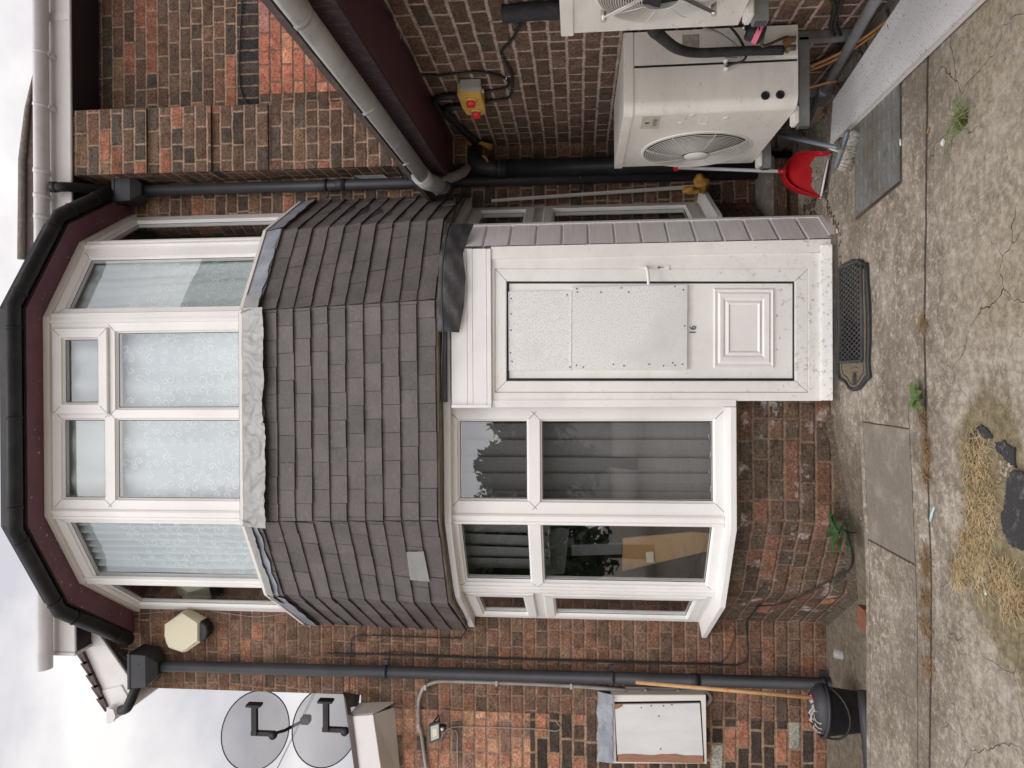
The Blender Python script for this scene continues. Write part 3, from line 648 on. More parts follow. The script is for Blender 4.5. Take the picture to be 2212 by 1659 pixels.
# lower storey of the bay
LZ0, LZ1 = .60, 2.27
ops = seg([(988, 1143, 905, 1083), (1166, 1546, 905, 1087)], 2); zl = [ops[1][2], ops[1][3], ops[0][2], ops[0][3]]
uR = uof(1300, 880, *facets[2])[0]
window('lower_window', *facets[2], 0, uR, LZ0, LZ1, ops)
window('blank_panel', *facets[2], uR, Lf[2], LZ0, LZ1, [])
window('blank_panel', *facets[3], 0, Lf[3], LZ0, LZ1, [])
A, B = facets[1]; ua = uof(1350, 1264, A, B)[0]; ub = uof(1350, 1136, A, B)[0]
window('lower_window', A, B, 0, Lf[1], LZ0, LZ1, [[ua, ub, zl[0], zl[1], 0], [ua, ub, zl[2], zl[3], 0]])
for k, s in ((0, 0), (4, 1)):
    L = Lf[k]; window('lower_window', *facets[k], 0, L, LZ0, LZ1, [[.06 if s else .09, L-(.09 if s else .06), zl[0], zl[1]-.01, 1], [.06 if s else .09, L-(.09 if s else .06), zl[2]+.01, zl[3], 1]])
# corner posts (two ribs each) on both storeys
for i in range(1, 5):
    c = Vector(P[i]); n = ((Vector(facets[i-1][1])-Vector(facets[i-1][0])).normalized() + (Vector(facets[i][1])-Vector(facets[i][0])).normalized()).normalized(); no = Vector((n.y, -n.x))
    for z0, z1 in ((UZ0, UZ1), (LZ0, LZ1)):
        if z0 == LZ0 and i in (3, ): continue
        cp = MB(); cq_ = c + no*(-.006)
        cp.slabpoly([(*(c + n*u_ + no*v_), z0) for u_, v_ in ((-.034, -.02), (-.034, .0), (-.026, .010), (-.012, .010), (-.008, .003), (.008, .003), (.012, .010), (.026, .010), (.034, .0), (.034, -.02))], (0, 0, z1-z0)); cp.build('corner_post', M_PVC, house)
def band(mb, offo, offi, z0, z1, i0=0, i1=5, base=BAY, zo0=None):
    """closed ring of quads between two offsets of the bay plan, z0..z1 (zo0: lower z at the outer edge)"""
    O = offset_line(base, offo); I = offset_line(base, offi)
    for i in range(i0, i1):
        a, b, c, d = I[i], I[i+1], O[i+1], O[i]
        zb = z0 if zo0 is None else zo0
        mb.hexa([(d.x, d.y, zb), (c.x, c.y, zb), (b.x, b.y, z0), (a.x, a.y, z0), (d.x, d.y, z1 if zo0 is None else z1-(z0-zo0)), (c.x, c.y, z1 if zo0 is None else z1-(z0-zo0)), (b.x, b.y, z1), (a.x, a.y, z1)])
tb = MB(); band(tb, .0, -.06, 4.765, 4.808); tb.build('window_head_trim', M_PVCD, house)
bs = MB(); band(bs, .135, -.05, 4.810, 4.828); bs.build('bay_soffit', M_MARB, house)
bf = MB(); band(bf, .145, .125, 4.818, 4.98); bf.build('bay_fascia', M_BLK, house)
# bay roof
O = offset_line(BAY, .13); br = MB(); apex = (-.2, 5.9, 5.75)
for i in range(5): br.face([(O[i].x, O[i].y, 4.93), (O[i+1].x, O[i+1].y, 4.93), apex])
br.face([(O[5].x, O[5].y, 4.93), (O[0].x, O[0].y, 4.93), apex]); br.build('bay_roof', M_ROOF, house)
O = offset_line(BAY, .192); bg = MB(); gp = [(O[i].x, O[i].y, 4.858) for i in range(6)]
e0 = Vector(gp[0]); e1 = Vector(gp[1]); gp[0] = tuple(e0.lerp(e1, .08)); gp[0] = (gp[0][0], gp[0][1], 4.82); 
half_gutter(bg, gp, .050); bg.build('bay_gutter', M_BLK, house)
for i in range(5):
    a, b = Vector(gp[i]), Vector(gp[i+1]); t = (b-a).normalized()
    for f_ in ((.12, .88) if i in (1, 3) else (.1, .5, .9) if i == 2 else (.2, .8) if i == 0 else (.15, .5)): bc_ = MB(); collar(bc_, a.lerp(b, f_), t, .055, .018); bc_.build('gutter_bracket', M_BLK, house)
# lead strips on top of the bay gutter ends, tile-hung skirt
TB = [(-1.80, WY), (-1.385, 4.475), (-.805, 4.155), (.470, 4.125), (.990, 4.41), (1.345, WY)]
TT = [tuple(q) for q in offset_line(BAY, .035)]
ZB, ZT, NR = 2.262, 3.47, 11
tl = MB()
for i in range(5):
    Bv = [Vector((*TB[i], ZB)), Vector((*TB[i+1], ZB))]; Tv = [Vector((*TT[i], ZT)), Vector((*TT[i+1], ZT))]
    out = ((Bv[1]-Bv[0]).cross(Vector((0, 0, 1)))).normalized()
    for r in range(NR):
        f0, f1 = r/NR, (r+1)/NR+.03
        a0, b0 = Bv[0].lerp(Tv[0], f0), Bv[1].lerp(Tv[1], f0); a1, b1 = Bv[0].lerp(Tv[0], f1), Bv[1].lerp(Tv[1], f1)
        L = (b0-a0).length; wd = .165; st = (0 if r % 2 else .5)*wd + .03*i; k = -1
        u = -st
        while u < L-.001:
            ua, ub = max(0, u), min(L, u+wd-.0025)
            u += wd
            if ub-ua < .012: continue
            s0, s1 = ua/L, ub/L; jz = random.uniform(-.002, .003); lift = random.uniform(.017, .024); jy = random.uniform(-.004, .004)
            p = [a0.lerp(b0, s0), a0.lerp(b0, s1), a1.lerp(b1, s1), a1.lerp(b1, s0)]
            dz = Vector((0, 0, jz)); j1 = random.uniform(-.0015, .0015)
            o0 = [p[0]+out*(lift+j1)+dz, p[1]+out*(lift-j1)+dz+Vector((0, 0, jy*.3)), p[2]+out*.004, p[3]+out*.004]
            th_ = .012
            tl.hexa([o0[0]-out*th_, o0[1]-out*th_, o0[2]-out*th_, o0[3]-out*th_][0:0] or [o0[0], o0[1], o0[1]-out*th_, o0[0]-out*th_, o0[3], o0[2], o0[2]-out*th_, o0[3]-out*th_])
skirt = tl.build('slate_skirt', M_TILE, house)
bk = MB()
for i in range(5): bk.face([(*TB[i], ZB+.01), (*TB[i+1], ZB+.01), (*TT[i+1], ZT), (*TT[i], ZT)])
bk.build('skirt_backing', M_SOFD, house)
# underside boards of the skirt
ub_ = MB(); Bo = TB; In = offset_line(BAY, -.02)
for i in range(5): ub_.hexa([(*Bo[i], ZB-.012), (*Bo[i+1], ZB-.012), (In[i+1].x, In[i+1].y, ZB-.012), (In[i].x, In[i].y, ZB-.012), (*Bo[i], ZB), (*Bo[i+1], ZB), (In[i+1].x, In[i+1].y, ZB), (In[i].x, In[i].y, ZB)])
ub_.build('skirt_soffit', mat('weathered_board', (.20, .165, .13), .8, noise=(9, 4, (.3, .25, .2), .4, .7)), house)
hd = MB(); band(hd, .045, -.03, 2.20, 2.243); hd.build('window_head_trim', M_PVC, house)
# thin cream edge and lead flashing below the upper windows
ce = MB(); band(ce, .055, -.03, 3.475, 3.495); ce.build('window_sill', M_PVCD, house)
lead = MB()
for i in range(5):
    A, B = TT[i], TT[i+1]; L = math.dist(A, B); n = max(3, int(L/.05)); zlow = {0: 3.36, 1: 3.385, 2: 3.33, 3: 3.37, 4: 3.36}[i]
    for k in range(n):
        u0, u1 = L*k/n, L*(k+1)/n; w0 = .008*math.sin(k*1.7+i)+zlow; w1 = .008*math.sin((k+1)*1.7+i)+zlow
        def so_(u, z): return fpt(A, B, u, .012+.028*(3.475-z)/.12, z)
        lead.face([so_(u0, w0), so_(u1, w1), so_(u1, 3.476), so_(u0, 3.476)], smooth=True)
        lead.face([fpt(A, B, u0, .002, 3.485), so_(u0, 3.476), so_(u1, 3.476), fpt(A, B, u1, .002, 3.485)], smooth=True)
lead.build('lead_flashing', M_LEAD, house)
# silver repair tape, crumpled
def sheet(mb, rows):
    for r in range(len(rows)-1):
        for c in range(len(rows[0])-1):
            mb.face([rows[r][c], rows[r][c+1], rows[r+1][c+1], rows[r+1][c]], smooth=True)
def tape_strip(i, u0, u1, ztop, zbot, n=26, m_=9, amp=.006, seed=0):
    A, B = TT[i], TT[i+1]; rnd = random.Random(seed); mb = MB(); rows = []
    ph = [rnd.uniform(0, 6) for _ in range(6)]
    for r in range(m_+1):
        row = []
        for c in range(n+1):
            u = u0+(u1-u0)*c/n; sd_ = seed*7.3
            zb = zbot + .014*MN.noise(Vector((u*7, sd_, 0))) + .008*MN.noise(Vector((u*26, sd_, 4))); z = ztop+(zb-ztop)*r/m_
            rg_ = lambda a, b, q: 1-min(1, abs(MN.noise(Vector((u*a+z*q, z*b-u*q*.6, sd_))))*3.2)     # sharp folds with flat areas between
            d = .020+.034*(3.48-z)/.12 + amp*(.9*rg_(7, 9, 5) + .55*rg_(17, 15, -9)) + amp*.5*MN.noise(Vector((u*5, z*6, sd_+3)))
            if z > 3.475: d = .022 - (z-3.475)*1.1
            row.append(fpt(A, B, u, d, z))
        rows.append(row)
    sheet(mb, rows); return mb
L2 = math.dist(TT[2], TT[3]); L1 = math.dist(TT[1], TT[2]); L3 = math.dist(TT[3], TT[4]); L0 = math.dist(TT[0], TT[1])
mbt = tape_strip(2, -.03, L2*.47, 3.50, 3.312, n=110, m_=20, seed=1); tp = mbt.build('silver_tape', M_TAPE, house, weld=True)
mbt = tape_strip(2, L2*.46, L2+.02, 3.50, 3.325, n=110, m_=20, seed=2); mbt.build('silver_tape', M_TAPE, house, weld=True)
mbt = tape_strip(3, -.02, L3*.16, 3.50, 3.36, n=8, seed=3); mbt.build('silver_tape', M_TAPE, house, weld=True)
mbt = tape_strip(1, 0, L1+.02, 3.50, 3.425, seed=4); mbt.build('silver_tape', M_TAPE, house, weld=True)
mbt = tape_strip(0, L0*.75, L0, 3.49, 3.42, n=8, seed=5); mbt.build('silver_tape', M_TAPE, house, weld=True)
# square of tape over one slipped slate
A, B = TB[1], TB[2]
fpatch = [(878, 1192), (915, 1190), (928, 1256), (886, 1252)]
q0 = [plan(x, y, (A[0]-.008, A[1]-.014), (B[0]-.008, B[1]-.014)) for x, y in fpatch]
pt = MB(); rows = []
for r in range(7):
    row = []
    for c in range(9):
        a = q0[0].lerp(q0[3], c/8); b = q0[1].lerp(q0[2], c/8); p = a.lerp(b, r/6); p += Vector((-.4, -.9, 0))*random.uniform(0, .005); row.append(p)
    rows.append(row)
sheet(pt, rows); pt.build('silver_tape_patch', M_TAPE, house, weld=True)
# brick base and sill
bb_ = MB(); C = offset_line(BAY, -.035); u = 0
for i in range(5):
    a, b = (C[i].x, C[i].y), (C[i+1].x, C[i+1].y); bb_.wall(a, b, -.5, .60, u); u += math.dist(a, b)
bb_.build('bay_base', M_BAY, house)
So = offset_line(BAY, .075); Si = offset_line(BAY, -.05)
def sillpiece(si, i, f0=0, f1=1):
    a, b = Si[i].lerp(Si[i+1], f0), Si[i].lerp(Si[i+1], f1); d, c = So[i].lerp(So[i+1], f0), So[i].lerp(So[i+1], f1)
    si.hexa([(d.x, d.y, .548), (c.x, c.y, .548), (b.x, b.y, .56), (a.x, a.y, .56), (d.x, d.y, .578), (c.x, c.y, .578), (b.x, b.y, .607), (a.x, a.y, .607)])
fr2 = (uR+.0)/Lf[2]; si = MB(); sillpiece(si, 0); sillpiece(si, 1); sillpiece(si, 2, 0, fr2); si.build('window_sill', M_PVC, house)
si = MB(); sillpiece(si, 4); si.build('window_sill', M_PVC, house)
# interior of both rooms
rm = MB()
for z0, z1 in ((.0, 2.25), (3.40, 4.90)):
    rm.face([(-1.7, 7.4, z0), (1.3, 7.4, z0), (1.3, 7.4, z1), (-1.7, 7.4, z1)]); rm.face([(-1.7, 5.25, z0), (-1.7, 7.4, z0), (-1.7, 7.4, z1), (-1.7, 5.25, z1)])
    rm.face([(1.3, 5.25, z0), (1.3, 7.4, z0), (1.3, 7.4, z1), (1.3, 5.25, z1)])
    for zz in (z0+.45 if z0 < 1 else z0, z1): rm.face([(-1.7, 5.2, zz), (-1.7, 7.4, zz), (1.3, 7.4, zz), (1.3, 5.2, zz)])
    for zz in (z0+.45 if z0 < 1 else z0, z1):
        I = offset_line(BAY, -.05); rm.face([(p.x, p.y, zz) for p in I])
rm.build('room', M_ROOM, house)

# ------------------------------------------------------------------ porch door
DY = 4.19
door = pbox(MB(), 1094, 1719, 607, 823, DY+.030, .03).build('front_door', M_PVCB, house)
def ringbars(mb, xo0, xo1, yo0, yo1, xi0, xi1, yi0, yi1, Y, d):
    """picture-frame of four mitred bars"""
    O = [Wp(xo1, yo1, Y), Wp(xo1, yo0, Y), Wp(xo0, yo0, Y), Wp(xo0, yo1, Y)]; I = [Wp(xi1, yi1, Y), Wp(xi1, yi0, Y), Wp(xi0, yi0, Y), Wp(xi0, yi1, Y)]
    for k in range(4):
        mb.slabpoly([O[k], O[(k+1) % 4], I[(k+1) % 4], I[k]], (0, d, 0))
df = MB(); ringbars(df, 1061, 1775, 546, 866, 1069, 1746, 580, 848, DY+.0, .07); df.build('door_frame', M_PVCB, house, bevel=.0025)
ds = MB(); ringbars(ds, 1069.5, 1745.5, 580.5, 847.5, 1094, 1718, 607, 823, DY+.006, .06); ds.build('sash_frame', M_PVCB, door, bevel=.004)
dk = MB(); ringbars(dk, 1093, 1719, 606, 824, 1100, 1712, 612.5, 817, DY+.0265, .003); dk.build('seal', M_RUB, door)
mt_ = MB()
for (xa, ya), (xb, yb) in (((1070, 581), (1094, 607)), ((1070, 847), (1094, 823)), ((1745, 581), (1718, 607)), ((1745, 847), (1718, 823))):
    a, b = Wp(xa, ya, DY+.0052), Wp(xb, yb, DY+.0052); t = (b-a).normalized(); n = Vector((-t.z, 0, t.x))*.0013; mt_.face([a-n, b-n, b+n, a+n])
mt_.build('mitre_joint', mat('grimy_joint', (.22, .20, .17), .8), door)
bo = MB(); bo.slabpoly([Wp(1235, 628, DY+.02), Wp(1098, 630, DY+.02), Wp(1099, 801, DY+.02), Wp(1234, 799, DY+.02)], (0, .008, 0)); b1 = bo.build('cover_board', M_BOARD, door); b1['label'] = 'smaller upper board'
bo = MB(); bo.slabpoly([Wp(1485, 615, DY+.010), Wp(1236, 621, DY+.010), Wp(1235.5, 797, DY+.010), Wp(1484, 798, DY+.010)], (0, .018, 0)); b2 = bo.build('cover_board', M_BOARD, door); b2['label'] = 'larger lower board'
for x, y in ((1104, 645), (1104, 678), (1104, 713), (1103, 762), (1106, 781), (1225, 637), (1231, 793), (1246, 624), (1247, 631), (1342, 622), (1298, 631), (1458, 619), (1476, 626), (1358, 631), (1245, 789), (1260, 793), (1325, 787), (1348, 790), (1402, 787), (1433, 790), (1453, 784), (1458, 789), (1474, 787), (1479, 704)):
    p = Wp(x, y, DY+(.0195 if x < 1235 else .0095)); scw = MB(); scw.tube([p, p-Vector((0, .0015, 0))], .0045, 8); scw.build('screw', M_DARKG, door)
mp_ = MB(); YF = DY+.030
lev = [(1541, 1672, 622, 796, 0), (1544, 1669, 626, 792, -.012), (1550, 1664, 631, 786, -.006), (1555, 1660, 636, 781, -.014), (1562, 1650, 645, 772, -.012), (1566, 1646, 649, 768, -.004), (1573, 1640, 655, 762, -.012), (1577, 1636, 659, 758, -.004)]
prev = None
for (x0, x1, y0, y1, d) in lev:
    R_ = [Wp(x1, y1, YF)+Vector((0, d, 0)), Wp(x1, y0, YF)+Vector((0, d, 0)), Wp(x0, y0, YF)+Vector((0, d, 0)), Wp(x0, y1, YF)+Vector((0, d, 0))]
    if prev:
        for k in range(4): mp_.face([prev[k], prev[(k+1) % 4], R_[(k+1) % 4], R_[k]])
    prev = R_
mp_.face(prev); mp_.build('moulded_panel', M_PVC, door)
hp = MB(); hp.slabpoly([Wp(1447, 572, DY-.006), Wp(1379, 574, DY-.006), Wp(1379.5, 584, DY-.006), Wp(1447, 583, DY-.006)], (0, .012, 0)); hpl = hp.build('handle_plate', M_PVC, door, bevel=.003)
lv = MB(); lv.tube(smooth_path([Wp(1396, 578, DY), Wp(1396, 578, DY-.04), Wp(1398, 583, DY-.048), Wp(1400, 598, DY-.048), Wp(1401, 616, DY-.046)], 4), [.009]*4+[.0095]*6+[.0085]*6+[.007], 10); lv.build('handle', M_PVC, door)
kh = MB(); q = Wp(1423, 578, DY-.008); kh.tube([q, q+Vector((0, .004, 0))], .0085, 12); kh.box((q.x-.004, q.y, q.z-.028), (q.x+.004, q.y+.004, q.z)); kh.build('keyhole', M_CHROME, door)
p = Wp(1497, 713, DY+.026); text_mesh('house_number', '16', .052, Matrix.Translation(p) @ Matrix.Rotation(math.radians(90), 4, 'X'), M_BLACKINK, door)
th = MB(); a, b = Wp(1776, 865, DY-.035), Wp(1797, 528, DY-.035); th.hexa([(a.x, DY-.045, b.z), (b.x, DY-.045, b.z), (b.x, DY+.06, b.z), (a.x, DY+.06, b.z), (a.x, DY-.030, a.z-.004), (b.x, DY-.030, a.z-.004), (b.x, DY+.06, a.z+.004), (a.x, DY+.06, a.z+.004)]); th.build('threshold', M_PVCB, house, bevel=.003)
st_ = MB(); st_.box((a.x, DY-.02, -.2), (b.x+.06, DY+.1, b.z-.002)); st_.build('step', M_STONE, house)
# upper boards of the porch front and cover strips
tbm = MB()
for x0, x1, y0, y1, d in ((975, 1009, 537, 879, .0), (1009.5, 1021, 537, 879, -.004), (1021.5, 1051, 537, 879, -.008), (1051.5, 1061, 537, 879, -.012)):
    pbox(tbm, x0, x1, y0, y1, DY-.008+d, .05)
pbox(tbm, 975, 1061.5, 874, 881, DY-.026, .06)
tbm.build('porch_boards', M_PVC, house, bevel=.002)
cs = MB(); pbox(cs, 1061, 1590, 864, 879, DY-.006, .06)
for x in (1095, 1175, 1255, 1340, 1560, 1570): pp = Wp(x, 871, DY-.006); cs.tube([pp, pp-Vector((0, .003, 0))], .004, 8)
cs.build('cover_strip', M_PVC, house)
C1 = (.783, DY-.004); C2 = (.955, 4.42)
cs2 = MB(); xr = C1[0]; cs2.box((xr-.072, DY-.010, -.01), (xr, DY+.05, Wp(1061, 545, DY).z)); 
for x in (1150, 1300, 1500, 1690): pp = Wp(x, 545 if x < 1400 else 540, DY-.010); cs2.tube([pp, pp-Vector((0, .003, 0))], .004, 8)
cs2.build('cover_strip', M_PVCB, house)
cl = MB(); z = .0; zc_top = 2.14; nb_ = 14; bh = (zc_top)/nb_
for k in range(nb_):
    z0 = k*bh; 
    def cq(u, d, zz): return fpt(C1, C2, u, d, zz)
    Lc = math.dist(C1, C2)
    pr = [(-.004, z0+.006), (.007, z0+.016), (.007, z0+bh-.005), (-.002, z0+bh)]
    for (d0, za), (d1, zb) in zip(pr, pr[1:]): cl.face([cq(0, d0, za), cq(Lc, d0, za), cq(Lc, d1, zb), cq(0, d1, zb)])
    cl.face([cq(0, 0, z0+bh), cq(Lc, 0, z0+bh), cq(Lc, -.004, z0+bh+.003), cq(0, -.004, z0+bh+.003)]); cl.face([cq(0, -.004, z0+.003), cq(Lc, -.004, z0+.003), cq(Lc, 0, z0+.006), cq(0, 0, z0+.006)])
cl.face([cq(Lc, .006, 0), cq(Lc, -.04, 0), cq(Lc, -.04, zc_top), cq(Lc, .006, zc_top)])
cl.build('side_cladding', M_CLAD, house)
ct = MB()
ct.hexa([cq(Lc-.012, .012, 0), cq(Lc+.012, .012, 0), cq(Lc+.012, -.04, 0), cq(Lc-.012, -.04, 0), cq(Lc-.012, .012, zc_top+.05), cq(Lc+.012, .012, zc_top+.05), cq(Lc+.012, -.04, zc_top+.05), cq(Lc-.012, -.04, zc_top+.05)])
ct.hexa([cq(-.005, .014, -.0), cq(Lc, .014, -.0), cq(Lc, -.01, -.0), cq(-.005, -.01, -.0), cq(-.005, .014, .03), cq(Lc, .014, .03), cq(Lc, -.01, .03), cq(-.005, -.01, .03)])
ct.build('cladding_trim', M_CLAD, house)
# black flashing draped over the porch top
fl = MB(); rows = []
topx = [(946, 716), (944, 660), (947, 600), (950, 545), (958, 510), (966, 482)]; botx = [(992, 718), (1002, 662), (1006, 600), (1000, 548), (1012, 512), (1024, 484)]
for r in range(9):
    row = []
    for c in range(26):
        f = c/25*5; i = min(4, int(f)); g = f-i
        Y0 = 4.10 if i < 3 else 4.10+.05*(f-3)*2; Y1 = 4.145 if i < 3 else 4.145+.05*(f-3)*2
        tx = [topx[i][k]*(1-g)+topx[i+1][k]*g for k in (0, 1)]; bx = [botx[i][k]*(1-g)+botx[i+1][k]*g for k in (0, 1)]
        s = r/8; Y = Y0*(1-s)+Y1*s - .012*math.sin(s*3.1) + random.uniform(-.003, .003) + .006*math.sin(c*1.1+r)
        if i >= 3: Y -= .02*min(1, (f-3))
        row.append(Wp(tx[0]*(1-s)+bx[0]*s, tx[1]*(1-s)+bx[1]*s, Y))
    rows.append(row)
sheet(fl, rows); fl.build('black_flashing', M_LEADD, house, weld=True)
pt_ = MB(); pt_.slabpoly([(-.12, DY, 2.215), (C1[0], C1[1]+.01, 2.215), (C2[0], C2[1], 2.215), (.5, 4.35, 2.215), (-.12, 4.3, 2.215)], (0, 0, .02)); pt_.build('porch_top', M_LEADD, house)
# ================================================================== SIDE EXTENSION
EX = 1.70
ext = thing('side_extension', 'single storey brown brick extension with maroon eaves and long grey gutter', 'extension', (EX, 3.0, 0))
ew = MB(); ew.face([(EX, WY, -.3), (EX, .9, -.3), (EX, .9, 2.3), (EX, WY, 2.3)], [(.03, -.3), (WY-.9+.03, -.3), (WY-.9+.03, 2.3), (.03, 2.3)])
ew.wall((EX, .9), (5, .9), -.3, 2.3, 0); ew.build('wall', M_SIDE, ext)
es = MB(); es.box((1.362, .8, 2.300), (EX+.02, 5.02, 2.318)); es.box((1.362, .8, 2.294), (1.42, 4.7, 2.300)); es.build('soffit', M_MAR, ext)
ef = MB(); n = 40; 
for k in range(n):
    y0, y1 = .8+3.92*k/n, .8+3.92*(k+1)/n
    ef.hexa([(1.322, y0, 2.292), (1.345, y0, 2.292), (1.345, y1, 2.292), (1.322, y1, 2.292), (1.322, y0, 2.47), (1.345, y0, 2.47), (1.345, y1, 2.47), (1.322, y1, 2.47)]) if False else None
ef.box((1.343, .8, 2.290), (1.362, 4.72, 2.45)); ef.build('fascia', M_MARD, ext)
eg = MB(); half_gutter(eg, [(1.287, .8, 2.42), (1.270, 4.44, 2.40)], .056, 12); eg.build('gutter', M_GUTG, ext)
for y_ in (2.42, 3.22, 3.98):
    c_ = MB(); collar(c_, (1.287-.005*(y_-.8), y_, 2.412), (0, 1, 0), .060, .028); c_.build('gutter_bracket', M_GUTG, ext)
er = MB(); er.slabpoly([(1.262, .7, 2.452), (1.262, 5.15, 2.452), (5, 5.15, 3.35), (5, .7, 3.35)], (0, 0, .03)); er.build('roof', M_ROOF, ext)
sp_ = MB(); sp_.slabpoly([Wp(700, 345, 5.17), Wp(745, 322, 5.17), Wp(850, 392, 5.17), Wp(800, 398, 5.17)], (0, .02, 0)); sp_.build('slate_flashing', M_LEAD, ext)

# ================================================================== OUTHOUSE on the left
out_ = thing('outhouse', 'low orange brick lean-to with white boxed eaves at the left end', 'outhouse', (-3.2, WY, 0))
ow = MB(); ow.wall((-5.5, WY-.003), (-2.40, WY-.003), 1.80, 3.05, 0); ow.build('wall', M_ORANGE, out_)
ow = MB(); ow.wall((-5.5, WY-.003), (-2.40, WY-.003), -.5, 1.80, 0); ow.build('lower_wall', M_DKOR, out_)
of = MB(); of.slabpoly([Wp(755, 1548, 4.98), Wp(775, 1680, 4.98), Wp(826, 1680, 4.98), Wp(806, 1544, 4.98)], (0, .02, 0)); of.build('fascia', M_FASC, out_, bevel=.003)
of = MB(); of.slabpoly([Wp(806.5, 1544, 4.99), Wp(827, 1680, 4.99), Wp(866, 1680, 5.2), Wp(852, 1528, 5.2)], (0, 0, .012)); of.build('soffit', M_PVCD, out_)
of = MB(); of.slabpoly([Wp(754, 1549, 5.0), Wp(806, 1544, 5.0), Wp(850, 1519, 5.2), Wp(775, 1522, 5.2)], (.012, 0, 0)); of.build('end_board', M_PVCD, out_)
of = MB(); of.slabpoly([Wp(740, 1498, 5.1), Wp(757, 1528, 5.05), Wp(772, 1525, 5.1), Wp(775, 1505, 5.18)], (0, .03, .0)); of.build('lead_flashing', M_LEADD, out_)
of = MB(); a = Wp(760, 1545, 4.97); b = Wp(778, 1690, 4.97); of.slabpoly([a, b, Vector((b.x, 8, b.z+1.2)), Vector((a.x, 8, a.z+1.2))], (0, 0, .03)); of.build('roof', M_ROOF, out_)

# ================================================================== DOWNPIPES
def hopper(mb, c, wx, dy, h, taper, r):
    """rainwater head: box with a lip and a tapered bottom; c = top centre"""
    x, y, z = c
    mb.hexa([(x-wx/2, y-dy/2, z-h), (x+wx/2, y-dy/2, z-h), (x+wx/2, y+dy/2, z-h), (x-wx/2, y+dy/2, z-h), (x-wx/2-.008, y-dy/2-.008, z), (x+wx/2+.008, y-dy/2-.008, z), (x+wx/2+.008, y+dy/2, z), (x-wx/2-.008, y+dy/2, z)])
    mb.box((x-wx/2-.014, y-dy/2-.014, z-.004), (x+wx/2+.014, y+dy/2, z+.018))
    mb.hexa([(x-r, y-r, z-h-taper), (x+r, y-r, z-h-taper), (x+r, y+r, z-h-taper), (x-r, y+r, z-h-taper), (x-wx/2, y-dy/2, z-h), (x+wx/2, y-dy/2, z-h), (x+wx/2, y+dy/2, z-h), (x-wx/2, y+dy/2, z-h)])
def ring_(mb, p, q, r): mb.tube([p, q], r, 14)
PY = 5.115
dl = thing('drainpipe', 'black drainpipe with hopper head left of the bay window', 'drainpipe', (-2.1, PY, 0))
hc = Wp(297, 1440, 5.09); m_ = MB(); hopper(m_, (hc.x, 5.10, hc.z), .235, .19, .115, .065, .045); m_.build('hopper_head', M_BLKG, dl, bevel=.003)
top, bot = Wp(346, 1438, PY), Wp(1862, 1479, PY); m_ = MB(); m_.tube([top, bot, bot+Vector((0, -.05, -.05)), bot+Vector((0, -.10, -.075))], .041, 16); m_.build('pipe', M_BLKG, dl)
for x in (862, 1352, 1785):
    f = (x-346)/(1862-346); p = top.lerp(bot, f); m_ = MB(); m_.tube([p+Vector((0, 0, -.013)), p+Vector((0, 0, .013))], .0455, 16); m_.box((p.x+.03, PY+.01, p.z-.015), (p.x+.085, PY+.03, p.z+.015)); m_.build('pipe_clip', M_BLKG, dl)
p = top.lerp(bot, (1525-346)/1516); m_ = MB(); m_.tube([p+Vector((0, 0, -.03)), p+Vector((0, 0, .03))], .0445, 16); m_.build('pipe_socket', M_BLK, dl)
m_ = MB(); m_.tube(smooth_path([Wp(262, 1534, 5.02), Wp(275, 1528, 5.0), Wp(288, 1500, 5.03), Wp(300, 1468, 5.08)], 5), .036, 12); m_.build('swan_neck', M_BLK, dl)

dr = thing('drainpipe', 'black drainpipe with hopper head under the eaves, right of the bay window', 'drainpipe', (1.45, PY, 0))
hc = Wp(262, 411, 5.08); m_ = MB(); hopper(m_, (hc.x, 5.09, hc.z), .19, .17, .115, .06, .042); m_.build('hopper_head', M_BLKG, dr, bevel=.003)
top = Wp(305, 412, PY); bot = Vector((top.x-.012, PY, .12)); m_ = MB(); m_.tube([top, bot], .040, 16); m_.build('pipe', M_BLKG, dr)
for x in (705, 1255):
    p = top.copy(); p.z = Wp(x, 402, PY).z; m_ = MB(); m_.tube([p+Vector((0, 0, -.012)), p+Vector((0, 0, .012))], .0445, 16); m_.box((p.x-.085, PY+.01, p.z-.013), (p.x-.03, PY+.03, p.z+.013)); m_.build('pipe_clip', M_BLK, dr)
p = top.copy(); p.z = Wp(738, 402, PY).z; m_ = MB(); m_.tube([p+Vector((0, 0, -.035)), p+Vector((0, 0, .035))], .0438, 16); m_.build('pipe_socket', M_BLKG, dr)
m_ = MB(); m_.tube(smooth_path([Wp(111, 404, 4.80), Wp(128, 404, 4.80), Wp(150, 404, 4.84), Wp(200, 408, 4.98), Wp(235, 411, 5.06), Wp(262, 411, 5.085)], 6), .034, 14); m_.build('swan_neck', M_BLK, dr)
m_ = MB(); m_.tube([Wp(111, 404, 4.80), Wp(124, 404, 4.80)], .039, 14); m_.build('pipe_socket', M_BLK, dr)
m_ = MB(); m_.tube(smooth_path([Wp(222, 428, 4.98), Wp(240, 440, 5.02), Wp(255, 436, 5.07), Wp(264, 430, 5.09)], 6), .032, 12); m_.build('inlet_pipe', M_BLK, dr)

